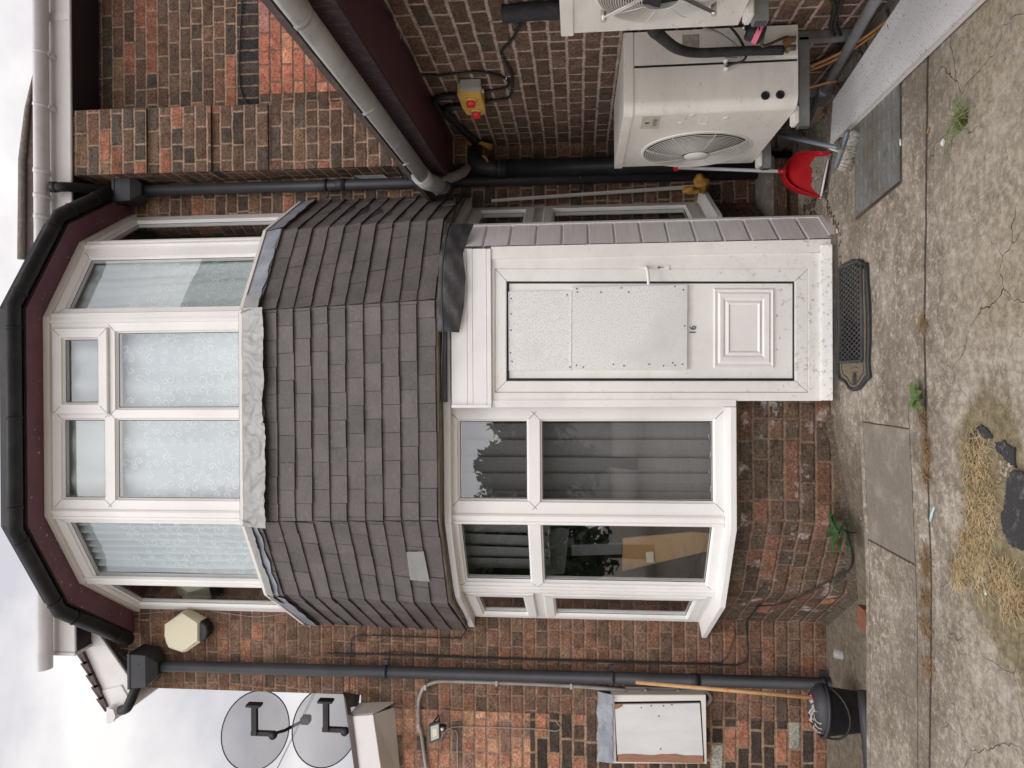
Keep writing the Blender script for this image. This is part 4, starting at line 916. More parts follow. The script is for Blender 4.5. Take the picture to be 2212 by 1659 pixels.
sp = thing('soil_pipe', 'thick black soil pipe with elbow in the dark corner beside the extension', 'soil pipe', (1.55, 5.06, 0))
pt0 = Wp(1100, 364, 5.06); m_ = MB(); m_.tube([Vector((pt0.x, 5.06, pt0.z+.02)), Vector((pt0.x-.005, 5.06, .0))], .062, 18); m_.build('pipe', M_BLK, sp)
m_ = MB(); m_.tube(smooth_path([Wp(1016, 334, 5.12), Wp(1022, 345, 5.07), Wp(1040, 358, 5.05), Wp(1072, 364, 5.05), Wp(1092, 364, 5.06)], 6), .058, 16); m_.build('elbow', M_BLKG, sp)
for x in (1077, 1092): q = Vector((pt0.x, 5.06, Wp(x, 364, 5.06).z)); m_ = MB(); m_.tube([q, q+Vector((0, 0, .03))], .068, 18); m_.build('collar', M_BLK, sp)
ov = thing('overflow_pipe', 'grey elbow pipe joining the end of the diagonal gutter', 'pipe', (1.3, 4.5, 2.3))
m_ = MB(); e = Vector((1.262, 4.44, 2.385)); m_.tube([e+Vector((0, -.10, .01)), e+Vector((0, .04, .0)), Wp(958, 404, 4.66)], [.058, .056, .05], 14); m_.build('gutter_outlet', M_GUTG, ov)
m_ = MB(); m_.tube(smooth_path([Wp(952, 396, 4.60), Wp(968, 386, 4.75), Wp(985, 380, 4.85), Wp(1000, 372, 4.95), Wp(1008, 362, 5.04)], 5), .034, 12); m_.build('elbow', M_GUTG, ov)
m_ = MB(); m_.tube([Wp(957, 404, 4.60), Wp(966, 408, 4.68)], .044, 14); m_.build('collar', M_BLK, ov)

# ================================================================== CABLES
def cable(pts, r, M, label, n=5, name='cable', cat='cable', clips=None):
    m_ = MB(); m_.tube(smooth_path(pts, n), r, 6); o = m_.build(name, M); tag(o, label, cat)
    for c in clips or []:
        k = MB(); k.box(Vector(c)-Vector((.006, .008, .006)), Vector(c)+Vector((.006, .006, .006))); k.build('clip', M_BIRD if r > .004 else M_CABLE, o)
    return o
R8 = (1300, 2400, 1.8433); R9 = (2300, 2400, 1.8433); R6 = (2900, 1500, 1.659); R2 = (1000, 0, 1.844); R1 = (0, 0, 1.844); R3 = (2000, 0, 1.844)
cable([Wp(x, y, 5.185) for x, y in rp_(*R8, [(1045, 150), (1040, 215), (1010, 262), (970, 282), (640, 272), (330, 262), (230, 268), (195, 300), (187, 460), (178, 600), (175, 690)])], .0045, M_CABLE, 'thin black cable running beside the left edge of the slate skirt')
cA = rp_(*R8, [(0, 395), (260, 400), (600, 408), (1000, 425), (1500, 440), (2180, 460)]) + rp_(*R9, [(400, 462), (1000, 475), (1180, 480), (1250, 450), (1272, 400), (1268, 280), (1262, 180)])
pb = []
C = offset_line(BAY, -.022)
for x, y in rp_(*R9, [(1290, 130), (1330, 80), (1362, 46)]) : pb.append(plan(x, y, C[0], C[1]))
for x, y in rp_(*R6, [(350, 1525), (450, 1490), (560, 1440), (700, 1360), (790, 1310), (830, 1285)]): pb.append(plan(x, y, C[1], C[2]))
for x, y in rp_(*R6, [(845, 1200), (812, 1050)]): pb.append(plan(x, y, (C[1].x, C[1].y-.03), (C[2].x, C[2].y-.03)))
cable([Wp(x, y, 5.183) for x, y in cA] + pb, .0055, M_CABLE, 'long black cable down beside the left drainpipe and across the bay base')
cable([Wp(x, y, 5.187) for x, y in rp_(*R8, [(90, 460), (110, 425), (180, 408), (380, 402), (450, 390), (540, 384), (640, 390), (760, 405), (1400, 428), (2200, 447)]) + rp_(*R9, [(600, 458), (1000, 465), (1080, 455), (1130, 400), (1165, 300), (1190, 245)])], .003, M_CABLE, 'thin brown cable alongside the long black cable left of the bay')
cable([Wp(x, y, 5.185) for x, y in rp_(*R1, [(1785, 0), (1765, 400), (1768, 600), (1785, 700), (1830, 785)])], .005, M_CABLE, 'black cable curving past the orange brick infill')
m_ = MB(); 
Q = [Wp(x, y, 5.17) for x, y in rp_(*R8, [(760, 1300), (740, 1200), (712, 1000), (692, 900), (690, 760), (708, 690), (735, 640), (790, 612), (860, 598), (1000, 600), (1260, 608), (1800, 632), (2200, 665)]) + rp_(*R9, [(370, 668), (500, 672), (750, 676), (850, 665), (920, 662), (975, 680), (998, 715), (992, 745), (965, 775)])]
cg = thing('supply_cable', 'thick grey armoured cable looping down to the meter cupboard', 'cable', Q[0])
m_.tube(smooth_path(Q, 6), .0135, 10); m_.build('sheath', M_CABG, cg)
for x, y in rp_(*R8, [(740, 640), (690, 925), (1265, 608), (1815, 632)]) + rp_(*R9, [(520, 672), (760, 676)]):
    c = Wp(x, y, 5.165); m_ = MB(); m_.box(c-Vector((.02, .015, .008)), c+Vector((.02, .025, .008))); m_.build('cleat', M_GREYB, cg)
cable([Wp(x, y, 5.185) for x, y in rp_(*R8, [(850, 1030), (880, 975), (920, 945), (975, 935), (1150, 937), (1420, 945), (1620, 955), (1700, 966), (1740, 945), (1720, 915), (1700, 890)])], .004, M_CABG, 'thin grey cable from the floodlight across the orange bricks')
cable([Wp(x, y, 5.185) for x, y in rp_(*R8, [(900, 950), (940, 958), (975, 985), (975, 1100), (980, 1260)])], .004, M_CABG, 'thin grey cable dropping leftwards from the floodlight')
SX = EX-.012
cable([WX(x, y, SX) for x, y in rp_(*R2, [(945, -20), (975, 20), (1040, 110), (1060, 200), (1105, 270), (1180, 390), (1215, 470), (1245, 540), (1300, 558), (1400, 558), (1550, 540), (1700, 532), (1800, 550), (1880, 578), (1906, 605), (1895, 640), (1840, 662), (1735, 675)])], .0075, M_CABLE, 'black cable clipped along the extension wall under its eaves', clips=[WX(x, y, SX) for x, y in rp_(*R2, [(1105, 270), (1248, 545), (1885, 580)])])
cable([WX(x, y, SX) for x, y in rp_(*R3, [(440, 100), (330, 95), (230, 118), (150, 190), (90, 290), (20, 370), (12, 410)]) + rp_(*R2, [(1880, 450), (1925, 540), (1936, 600), (1930, 660), (1925, 700), (1880, 732), (1760, 745)])], .008, M_CABLE, 'black cable snaking from the near air conditioner to the yellow switches', clips=[WX(x, y, SX) for x, y in rp_(*R2, [(1855, 405), (1932, 645)])])
cd_ = thing('conduit_pair', 'two black conduits from the yellow switches to the foam filled hole', 'conduit', WX(1000, 250, SX))
for q in ([(1520, 710), (1450, 712), (1395, 722), (1368, 745), (1372, 775), (1420, 830), (1550, 945), (1690, 1060)], [(1560, 790), (1500, 790), (1452, 802), (1446, 830), (1480, 865), (1560, 950), (1650, 1055)]):
    m_ = MB(); m_.tube(smooth_path([WX(x, y, SX-.015) for x, y in rp_(*R2, q)], 6), .019, 10); m_.build('conduit', M_CABLE, cd_)
cable([WX(x, y, SX-.02) for x, y in [(1085, 30), (1110, 28), (1140, 24), (1175, 22), (1212, 20)]], .042, M_INS, 'thick black lagged pipe bundle rising behind the near air conditioner', name='lagged_pipe', cat='pipe', n=3)
cable([Wp(x, y, 4.95) for x, y in rp_((1350), 500, 3.687, [(765, 220), (770, 350), (850, 520), (930, 640), (1000, 760), (1020, 830)])], .0035, M_CABLE, 'thin black wire dangling off the underside of the diagonal gutter')
cable([Wp(x, y, 5.19) for x, y in rp_(1350, 500, 3.687, [(-400, 650), (-200, 690), (0, 725), (300, 740), (700, 742), (1150, 748)])], .003, M_CABLE, 'thin black wire along the bricks above the diagonal gutter end')
# cable across porch top and below the skirt
q = [Wp(x, y, 4.08) for x, y in rp_(1350, 500, 3.687, [(1860, 1100), (1850, 1250), (1790, 1400), (1700, 1580)])]
q = [Wp(x, y, Y) for x, y, Y in [(962, 400, 4.9), (975, 412, 4.8), (984, 430, 4.65), (984, 450, 4.5), (975, 478, 4.33), (966, 505, 4.12), (957, 560, 4.07), (954, 640, 4.05), (957, 712, 4.09), (955, 800, 4.14), (956, 900, 4.15), (957, 1000, 4.15), (958, 1110, 4.17), (963, 1160, 4.22), (972, 1230, 4.33), (982, 1290, 4.40), (1000, 1325, 4.7), (1008, 1345, 5.0), (1004, 1352, 5.15)]]
cable(q, .0055, M_CABLE, 'black cable tacked along the white trim under the slate skirt', n=4)
cable([Wp(x, y, 5.19) for x, y in rp_(200, 2250, 1.8433, [(450, 395), (560, 385), (700, 375), (860, 362), (1050, 345), (1150, 348), (1300, 375), (1500, 400), (1600, 395), (1730, 380)])], .0022, M_CABG, 'very thin pale wire above the cream alarm box')
cable([Wp(x, y, Y) for x, y, Y in [(214, 1345, 4.9), (232, 1362, 5.0), (240, 1390, 5.1), (262, 1415, 5.1), (280, 1428, 5.07), (300, 1436, 5.0)]], .003, M_CABLE, 'black wire from the bay gutter end to the left hopper head')

# ================================================================== FOAM
def blob(mb, c, r, seed=0, sq=(1, 1, 1), n=1, amp=.35):
    rnd = random.Random(seed); bm = bmesh.new(); bmesh.ops.create_icosphere(bm, subdivisions=3, radius=1)
    ph = [Vector((rnd.uniform(-1, 1), rnd.uniform(-1, 1), rnd.uniform(-1, 1)))*4 for _ in range(5)]; i0 = len(mb.v)
    for v in bm.verts:
        k = 1 + amp*sum(math.sin(v.co.dot(p)+j) for j, p in enumerate(ph))/3.2 + amp*.35*math.sin(v.co.dot(ph[0]*3)); mb.v.append(tuple(Vector(c) + Vector((v.co.x*sq[0], v.co.y*sq[1], v.co.z*sq[2]))*r*k))
    for f in bm.faces: mb.f.append([i0+v.index for v in f.verts]); mb.uv.append(None); mb.sm.append(True)
    bm.free(); return mb
fo = thing('expanding_foam', 'ragged yellow foam round the dark pipe hole at the top of the corner', 'foam', Wp(1020, 320, 5.0))
def jag(mb, pts, off, seed=1):
    rnd = random.Random(seed); out = []
    for i in range(len(pts)):
        a, b = Vector(pts[i]), Vector(pts[(i+1) % len(pts)])
        for k in range(4): t = k/4; p = a.lerp(b, t); out.append(p + Vector((rnd.uniform(-.008, .008), 0, rnd.uniform(-.008, .008))))
    mb.slabpoly(out, off)
for i, q in enumerate(([(1355, 1030), (1400, 1070), (1455, 1080), (1460, 1110), (1425, 1130), (1445, 1165), (1510, 1150), (1508, 1185), (1440, 1190), (1420, 1150)], [(1690, 1045), (1780, 1060), (1775, 1095), (1720, 1070)], [(1590, 1040), (1620, 1030), (1640, 1045), (1600, 1055)], [(1710, 1140), (1740, 1150), (1755, 1195), (1730, 1180)])):
    m_ = MB(); jag(m_, [Wp(x, y, 4.98) for x, y in rp_(*R2, q)], (0, .05, 0), i); m_.build('foam_blob', M_FOAM, fo)
ho = MB(); blob(ho, Wp(1008, 325, 5.12), .13, 5, (1, .5, .9)); ho = ho.build('dark_foam_lump', mat('dark_foam', (.035, .022, .016), .9, noise=(16, 4, (.10, .06, .03), .5, .75), bump=(25, .8)), fo)  # near-black brown lump filling the pipe hole
f2 = MB(); blob(f2, Wp(1512, 393, 5.02), .062, 3, (.95, .8, .9)); f2 = tag(f2.build('expanding_foam', M_FOAM), 'round lump of orange foam at the end of the side window sill', 'foam')
f3 = MB(); blob(f3, Wp(1492, 412, 4.98), .05, 8, (.5, .8, 1.1)); tag(f3.build('expanding_foam', M_FOAM), 'smaller orange foam lump between the loose white strip and the side window', 'foam')
ls = MB(); a, b = Wp(1062, 437, 5.02), Wp(1500, 408, 5.10); ls.slabpoly([a, Wp(1062, 431, 5.05), Wp(1500, 400, 5.12), b], (0, -.012, 0)); tag(ls.build('loose_trim', M_PVCD), 'loose white plastic strip leaning away from the side window', 'trim')

# ================================================================== ALARM BOX
al = thing('alarm_box', 'cream hexagonal burglar alarm box with dark lower lens', 'alarm box', Wp(398, 1373, WY))
R7 = (200, 2250, 1.8433)
face = rp_(*R7, [(850, 455), (975, 375), (1085, 447), (1085, 575), (1000, 640), (975, 655), (880, 620), (862, 590), (848, 540)])
back = rp_(*R7, [(845, 455), (978, 360), (1108, 432), (1108, 588), (1010, 655), (975, 662), (876, 628), (858, 595), (844, 540)])
m_ = MB(); F_ = [Wp(x, y, 5.085) for x, y in face]; B_ = [Wp(x, y, 5.105) for x, y in back]; Bk = [Vector((p.x, 5.19, p.z)) for p in B_]
m_.face(F_); [m_.face([F_[i], B_[i], B_[(i+1) % 9], F_[(i+1) % 9]]) for i in range(9)]; [m_.face([B_[i], Bk[i], Bk[(i+1) % 9], B_[(i+1) % 9]]) for i in range(9)]
m_.build('cover', M_CREAM, al)
m_ = MB(); lens = [Wp(x, y, 5.10) for x, y in rp_(*R7, [(1086, 450), (1112, 435), (1150, 465), (1160, 510), (1150, 555), (1112, 588), (1086, 575)])]; m_.slabpoly(lens, (0, .09, 0)); m_.build('lens', M_BLK, al, bevel=.006)
for x, y in rp_(*R7, [(1058, 443), (1060, 597)]): p = Wp(x, y, 5.092); m_ = MB(); m_.tube([p, p-Vector((0, .003, 0))], .006, 10); m_.build('screw', M_DARKG, al)

# ================================================================== SATELLITE DISHES
def dish(c, label, s=1.0, cut=False):
    c = Vector(c); t = thing('satellite_dish', label, 'satellite dish', c, 'satellite dishes on the left corner of the house')
    ax = Vector((-.30, .86, .42)).normalized(); X_ = ax.cross(Vector((0, 0, 1))).normalized(); Z_ = X_.cross(ax).normalized()
    M = Matrix((X_, Z_, ax)).transposed().to_4x4(); M.translation = c
    m_ = MB(); i0 = 0; nr, na = 9, 40
    for r in range(nr+1):
        for a_ in range(na):
            an = 2*math.pi*a_/na; rr = r/nr; m_.v.append(tuple(M @ Vector((rr*.30*s*math.cos(an), rr*.262*s*math.sin(an), .075*rr*rr-.0))))
    for r in range(nr):
        for a_ in range(na): m_.f.append([r*na+a_, r*na+(a_+1) % na, (r+1)*na+(a_+1) % na, (r+1)*na+a_]); m_.uv.append(None); m_.sm.append(True)
    m_.build('reflector', M_MESHD, t)
    m_ = MB(); m_.tube([M @ Vector((.30*s*math.cos(2*math.pi*k/na), .262*s*math.sin(2*math.pi*k/na), .075)) for k in range(na+1)], .005, 6); m_.build('rim', M_DARKG, t)
    P = lambda dx, dz, dy=0: c + Vector((dx, dy, dz))
    m_ = MB(); m_.box(P(.0, .008, -.03), P(.245, -.034, -.07)); m_.build('wall_bracket', M_BLK, t)
    m_ = MB(); m_.box(P(.232, .045, -.02), P(.25, -.07, -.09)); m_.build('wall_plate', M_BLK, t)
    m_ = MB(); m_.box(P(-.010, .02, -.02), P(.024, -.17, -.055)); m_.build('back_plate', M_BLK, t)
    m_ = MB(); m_.tube([P(-.0, -.15, -.03), P(-.005, -.22, .04), P(-.01, -.30, .22)], .013, 8); m_.build('arm', M_BLK, t)
    m_ = MB(); m_.lathe([(.0, -.02), (.030, -.02), (.033, .0), (.030, .02), (0, .02)], Matrix.Translation(P(.0, -.165, -.05)) @ Matrix.Rotation(math.radians(90), 4, 'X'), 12); m_.build('clamp', M_BLK, t)
    m_ = MB(); m_.box(P(-.035, -.285, .20), P(.025, -.36, .28)); m_.build('receiver_head', M_BLK, t, bevel=.008)
    return t
dish(Wp(553, 1580, 5.62), 'perforated grey satellite dish seen from behind, the upper one at the house corner')
dish(Wp(706, 1572, 5.62), 'lower perforated satellite dish just above the white lean-to eaves')
cw = thing('overhead_wires', 'two thin phone wires crossing the sky behind the dishes', 'wire', Wp(660, 1560, 9))
for d in (0, 5): m_ = MB(); m_.tube([Wp(560+d*0, 1659+80, 12), Wp(705+d, 1440, 12)], .004, 5); m_.build('wire', M_CABLE, cw)

# ================================================================== FLOODLIGHT
fl_ = thing('floodlight', 'small black LED floodlight with motion sensor on orange bricks', 'floodlight', Wp(945, 1580, WY))
g_ = rp_(*R8, [(762, 925), (845, 897), (850, 1032), (768, 1062)]); gi = rp_(*R8, [(778, 935), (836, 915), (840, 1018), (782, 1040)]); gl_ = rp_(*R8, [(792, 955), (822, 946), (826, 1000), (795, 1012)])
m_ = MB(); m_.slabpoly([Wp(x, y, 5.06) for x, y in g_], (0, .035, 0)); m_.build('housing', M_DARKG, fl_, bevel=.003)
m_ = MB(); m_.slabpoly([Wp(x, y, 5.057) for x, y in gi], (0, .004, 0)); m_.build('glass', M_LAMPG, fl_)
m_ = MB(); m_.slabpoly([Wp(x, y, 5.055) for x, y in gl_], (0, .004, 0)); m_.build('led_panel', M_CREAM, fl_)
br_ = rp_(*R8, [(798, 905), (838, 850), (846, 852), (846, 900)]); m_ = MB(); m_.tube([Wp(*br_[0], 5.07), Wp(*br_[1], 5.18), Wp(*br_[3], 5.09)], .006, 6); m_.build('bracket', M_BLK, fl_)
p = Wp(*rp_(*R8, [(868, 945)])[0], 5.08); m_ = MB(); m_.box(p-Vector((.02, .015, .022)), p+Vector((.02, .03, .022))); m_.build('sensor', M_BLK, fl_, bevel=.004)
m_ = MB(); m_.lathe([(0, .012), (.008, .008), (.012, 0)], Matrix.Translation(p+Vector((0, -.016, -.0))) @ Matrix.Rotation(math.radians(90), 4, 'X'), 10); m_.build('sensor_lens', M_BIRD, fl_)

# ================================================================== METER CUPBOARD
mc = thing('meter_cupboard', 'white meter cupboard with peeling plywood door and lead top', 'meter cupboard', Wp(1420, 1570, WY))
def px9(q): return rp_(*R9, q)
m_ = MB()
O_ = [Wp(x, y, 5.10) for x, y in px9([(268, 700), (965, 700), (972, 1208), (280, 1205)])]; I_ = [Wp(x, y, 5.10) for x, y in px9([(290, 752), (930, 742), (955, 1195), (305, 1192)])]
for k in range(4): m_.slabpoly([O_[k], O_[(k+1) % 4], I_[(k+1) % 4], I_[k]], (0, .09, 0))
m_.build('frame', M_PVCD, mc, bevel=.003)
m_ = MB(); m_.slabpoly([p+Vector((0, .02, 0)) for p in I_], (0, .01, 0)); m_.build('cavity', M_DKM, mc)
m_ = MB(); D_ = [Wp(x, y, 5.093) for x, y in px9([(293, 772), (920, 762), (944, 1148), (312, 1140)])]; m_.slabpoly(D_, (0, .014, 0)); dd = m_.build('door', M_PLY, mc)
m_ = MB(); rr = random.Random(4); edge = [Wp(x, y, 5.091) for x, y in px9([(312, 1140)] + [(312+k*63+rr.uniform(-10, 10), 1140+rr.uniform(-7, 9)) for k in range(1, 10)] + [(944, 1148), (947, 1205), (318, 1192)])]; m_.slabpoly(edge, (0, .015, 0)); m_.build('bare_strip', M_PLYB, dd)
m_ = MB(); m_.slabpoly([Wp(x, y, 5.091) for x, y in px9([(293, 772), (345, 770), (355, 782), (330, 795), (293, 808)])], (0, .001, 0)); m_.build('bare_corner', M_PLYB, dd)
for x, y in px9([(562, 780), (652, 780), (714, 772), (618, 856), (489, 793), (630, 1098)]): p = Wp(x, y, 5.092); m_ = MB(); m_.tube([p, p-Vector((0, .002, 0))], .005, 8); m_.build('screw', M_DARKG, dd)
m_ = MB(); rows = []
for r in range(5):
    row = []
    for c in range(14):
        s, u = r/4, c/13; a = px9([(165+8*math.sin(c*1.3), 675+u*515)])[0]; b = px9([(278+4*math.sin(c*2.1), 700+u*505)])[0]
        row.append(Wp(a[0]*(1-s)+b[0]*s, a[1]*(1-s)+b[1]*s, 5.185*(1-s)+5.08*s + random.uniform(-.004, .004)))
    rows.append(row)
sheet(m_, rows); m_.build('lead_top', M_LEAD, mc)
for q, Y in (([(370, 640), (815, 650), (815, 712), (370, 705)], 5.17), ([(345, 716), (870, 718), (868, 748), (345, 742)], 5.13)):
    m_ = MB(); m_.slabpoly([Wp(x, y, Y) for x, y in px9(q)], (0, .025, 0)); m_.build('batten', mat('grey_timber', (.26, .22, .19), .85, noise=(8, 5, (.16, .13, .11), .4, .7), scale=(4, 1, .4)), mc)
# ================================================================== AIR CONDITIONERS
def arc_pts(cx, cy, r, a0, a1, n): return [(cx+r*math.cos(a0+(a1-a0)*k/n), cy+r*math.sin(a0+(a1-a0)*k/n)) for k in range(n+1)]
def grille(mb, X, cy, cz, r, n_ring=18, spokes=8, wire=.0015, dome=.035):
    for i in range(n_ring):
        rr = r*(.30+.70*i/(n_ring-1)); x = X - dome*math.sqrt(max(0, 1-(rr/r)**2*.98)) - .004
        mb.tube([(x, cy+rr*math.cos(2*math.pi*k/36), cz+rr*math.sin(2*math.pi*k/36)) for k in range(37)], wire, 5, caps=False)
    for s in range(spokes):
        a = 2*math.pi*s/spokes+.2
        mb.tube([(X-dome*math.sqrt(max(0, 1-(q)**2*.98))-.004-wire, cy+r*q*math.cos(a), cz+r*q*math.sin(a)) for q in (.28, .5, .75, .9, 1.0)], wire*.9, 5)
def ac_unit(name, label, X0, X1, Ya, Yb, z0, z1, fcy, fcz, fr, rad=.055, seam=True, guard=False, hub=.23):
    t = thing(name, label, 'air conditioner', ((X0+X1)/2, (Ya+Yb)/2, z0), 'outdoor air conditioning units on the extension wall')
    # rounded near corner body
    prof = [(X1, Ya)] + [(X0+.17, Ya)] + [(x, y) for x, y in arc_pts(X0+rad, Ya+rad, rad, -math.pi/2, -math.pi, 8)] + [(X0, Yb-.012), (X0+.012, Yb), (X1, Yb)]
    m_ = MB(); n = len(prof)
    for i in range(n):
        a, b = prof[i], prof[(i+1) % n]
        if abs(a[0]-X0) < 1e-6 and abs(b[0]-X0) < 1e-6:    # front face with the fan hole
            ring = [(X0, fcy+fr*math.cos(2*math.pi*k/48), fcz+fr*math.sin(2*math.pi*k/48)) for k in range(48)]
            def edge(k):
                c, s = math.cos(2*math.pi*k/48), math.sin(2*math.pi*k/48); ty = ((b[1]-fcy)/c if c > 1e-9 else (a[1]-fcy)/c if c < -1e-9 else 1e9); tz = ((z1-fcz)/s if s > 1e-9 else (z0-fcz)/s if s < -1e-9 else 1e9)
                q = min(ty, tz); return (X0, fcy+q*c, fcz+q*s)
            E_ = [edge(k) for k in range(48)]
            for k in range(48): m_.face([ring[k], ring[(k+1) % 48], E_[(k+1) % 48], E_[k]][::-1])
            for cy_, cz_ in ((a[1], z0), (a[1], z1), (b[1], z0), (b[1], z1)):
                ks = sorted(range(48), key=lambda k: math.dist(E_[k], (X0, cy_, cz_)))[:2]; m_.face([E_[ks[0]], E_[ks[1]], (X0, cy_, cz_)])
            for k in range(48): m_.face([ring[k], ring[(k+1) % 48], (X0+.06, ring[(k+1) % 48][1], ring[(k+1) % 48][2]), (X0+.06, ring[k][1], ring[k][2])], smooth=True)
            for k in range(48):   # pressed lip round the hole
                c0, s0 = math.cos(2*math.pi*k/48), math.sin(2*math.pi*k/48); c1, s1 = math.cos(2*math.pi*(k+1)/48), math.sin(2*math.pi*(k+1)/48)
                R_ = [(fr, .0), (fr+.004, -.006), (fr+.012, -.006), (fr+.018, -.0005)]
                for (ra, da), (rb, db) in zip(R_, R_[1:]): m_.face([(X0+da, fcy+ra*c0, fcz+ra*s0), (X0+da, fcy+ra*c1, fcz+ra*s1), (X0+db, fcy+rb*c1, fcz+rb*s1), (X0+db, fcy+rb*c0, fcz+rb*s0)], smooth=True)
        else: m_.face([(*a, z0), (*b, z0), (*b, z1), (*a, z1)], smooth=(2 <= i <= 9))
    m_.face([(*p, z0) for p in prof][::-1]); m_.build('casing', M_ACW, t)
    def off(d): return [(X1, Ya-d)] + [(X0+.17, Ya-d)] + [(x, y) for x, y in arc_pts(X0+rad, Ya+rad, rad+d, -math.pi/2, -math.pi, 8)] + [(X0-d, Yb), (X0, Yb+d), (X1, Yb+d)]
    m_ = MB(); a = off(.006); zz = z1-.038
    m_.slabpoly([(*p, zz) for p in a], (0, 0, .048)); m_.build('lid', M_ACW, t, bevel=.003)
    m_ = MB(); m_.lathe([(0, .0), (fr-.002, 0)], Matrix.Translation((X0+.055, fcy, fcz)) @ Matrix.Rotation(math.radians(-90), 4, 'Y'), 32); m_.build('fan_housing', M_DKM, t)
    m_ = MB()
    for k in range(3):
        an = k*2.094+.4; pts = []
        for q, w_ in ((.2, .3), (.6, .55), (.95, .5)): pts.append((q*fr, an-w_)); 
        poly = [(X0+.035, fcy+r_*math.cos(q), fcz+r_*math.sin(q)) for r_, q in pts] + [(X0+.05, fcy+r_*math.cos(2*an-q+.1), fcz+r_*math.sin(2*an-q+.1)) for r_, q in pts[::-1]]
        m_.slabpoly(poly, (.004, 0, 0))
    m_.lathe([(0, .03), (fr*.2, .03), (fr*.22, 0)], Matrix.Translation((X0+.045, fcy, fcz)) @ Matrix.Rotation(math.radians(-90), 4, 'Y'), 20); m_.build('fan', M_DARKG, t)
    m_ = MB(); grille(m_, X0, fcy, fcz, fr+.004); m_.build('fan_grille', M_ACW2, t)
    if hub: m_ = MB(); m_.lathe([(0, .044), (fr*hub*.6, .046), (fr*hub*.66, .043), (fr*hub*.9, .043), (fr*hub, .036)], Matrix.Translation((X0, fcy, fcz)) @ Matrix.Rotation(math.radians(-90), 4, 'Y'), 28); m_.build('grille_hub', M_ACW2, t)
    return t
a1 = ac_unit('air_conditioner', 'cream air conditioner with ALPINE badge on brackets above the red dustpan', 1.30, 1.685, 3.545, 4.455, .395, 1.205, 4.155, .775, .288)
X0, Ya = 1.30, 3.545
m_ = MB(); m_.box((X0+.212, Ya-.0015, .40), (X0+.222, Ya+.002, 1.165)); m_.build('panel_seam', M_DKM, a1)
m_ = MB(); m_.box((X0+.222, Ya-.004, .395), (1.685, Ya, 1.166)); m_.build('side_panel', M_ACW, a1, bevel=.002)
m_ = MB(); p = WX(1500, 143, X0); m_.box((X0+.225+.055, Ya-.0055, .855), (X0+.225+.135, Ya-.004, .935)); m_.build('worn_label', mat('worn_label', (.27, .24, .20), .8, noise=(40, 4, (.42, .39, .35), .45, .65)), a1)
for x, y in ((1653, 207), (1685, 205)):
    d = ray(x, y); t_ = Ya/d.y; p = Vector((d.x*t_, Ya, d.z*t_+HC)); m_ = MB()
    m_.tube([(p.x+.016*math.cos(2*math.pi*k/16), Ya-.003, p.z+.016*math.sin(2*math.pi*k/16)) for k in range(17)], .005, 6); m_.lathe([(0, 0), (.014, 0)], Matrix.Translation((p.x, Ya-.001, p.z)) @ Matrix.Rotation(math.radians(90), 4, 'X'), 16); m_.build('cable_grommet', M_BLK, a1)
for x, y in rp_(2500, 0, 2.765, [(1110, 680), (1115, 765)]):
    p = Wp(x, y, Ya-.004); m_ = MB(); m_.tube([p, p+Vector((0, -.012, 0)), p+Vector((0, -.014, .0)), p+Vector((0, -.03, 0))], [.013, .013, .0095, .0085], 6); m_.build('cable_gland', M_BIRD, a1)
for q in ([(1115, 645), (1150, 645), (1240, 650), (1270, 625), (1265, 580), (1230, 510), (1130, 430), (1000, 350), (870, 310)], [(1115, 740), (1180, 710), (1290, 680), (1335, 635), (1330, 560), (1280, 450), (1220, 360), (1165, 300)]):
    pts = []
    for i, (x, y) in enumerate(rp_(2500, 0, 2.765, q)): pts.append(Wp(x, y, Ya-.03-.01*min(i, 3)-(.05*(i-4) if i > 4 else 0)))
    cable(pts, .0065, M_CABG if q[0][1] < 700 else M_CABLE, 'grey cable entering the upper gland of the badged air conditioner' if q[0][1] < 700 else 'black cable entering the lower gland of the badged air conditioner')
# badge and writing
Mb = Matrix(((0, 0, -1, 0), (-1, 0, 0, 0), (0, 1, 0, 0), (0, 0, 0, 1)))      # text x -> -Y, text y -> Z, facing -X
def rect_on_front(px, X, d=.001):
    return [WX(x, y, X) for x, y in px]
bd = rect_on_front(rp_(2500, 0, 2.765, [(195, 1290), (398, 1284), (368, 1425), (170, 1422)]), X0-.001)
m_ = MB(); m_.slabpoly(bd, (-.0012, 0, 0)); m_.build('badge', mat('worn_foil', (.50, .47, .39), .5, noise=(60, 4, (.36, .33, .27), .45, .65)), a1)
c = sum((Vector(q) for q in bd), Vector())/4
w_ = abs(bd[0].y-bd[2].y)
tm = text_mesh('badge_text', 'ALPINE', .032, Matrix.Translation((X0-.0026, c.y, c.z-.022)) @ Mb @ Matrix.Scale(1.0, 4), M_DARKG, a1, .0002)
m_ = MB()
for k in range(3):
    an = k*math.pi/3; m_.box((X0-.0032, c.y-.001, c.z+.018-.014), (X0-.0024, c.y+.001, c.z+.018+.014), Matrix.Rotation(an, 3, 'X'), (X0, c.y, c.z+.018))
    for s in (-1, 1): m_.box((X0-.0032, c.y-.005, c.z+.018+s*.010-.001), (X0-.0024, c.y+.005, c.z+.018+s*.010+.001), Matrix.Rotation(an, 3, 'X'), (X0, c.y, c.z+.018))
m_.build('snowflake_mark', M_DARKG, a1)
for x, y in rp_(2500, 0, 2.765, [(748, 1273), (618, 1360), (1118, 1308)]):
    p = WX(x, y, X0); m_ = MB(); m_.lathe([(0, .0015), (.0155, .0012), (.0165, 0)], Matrix.Translation(p) @ Matrix.Rotation(math.radians(-90), 4, 'Y'), 18); m_.build('plug', M_BIRD, a1)
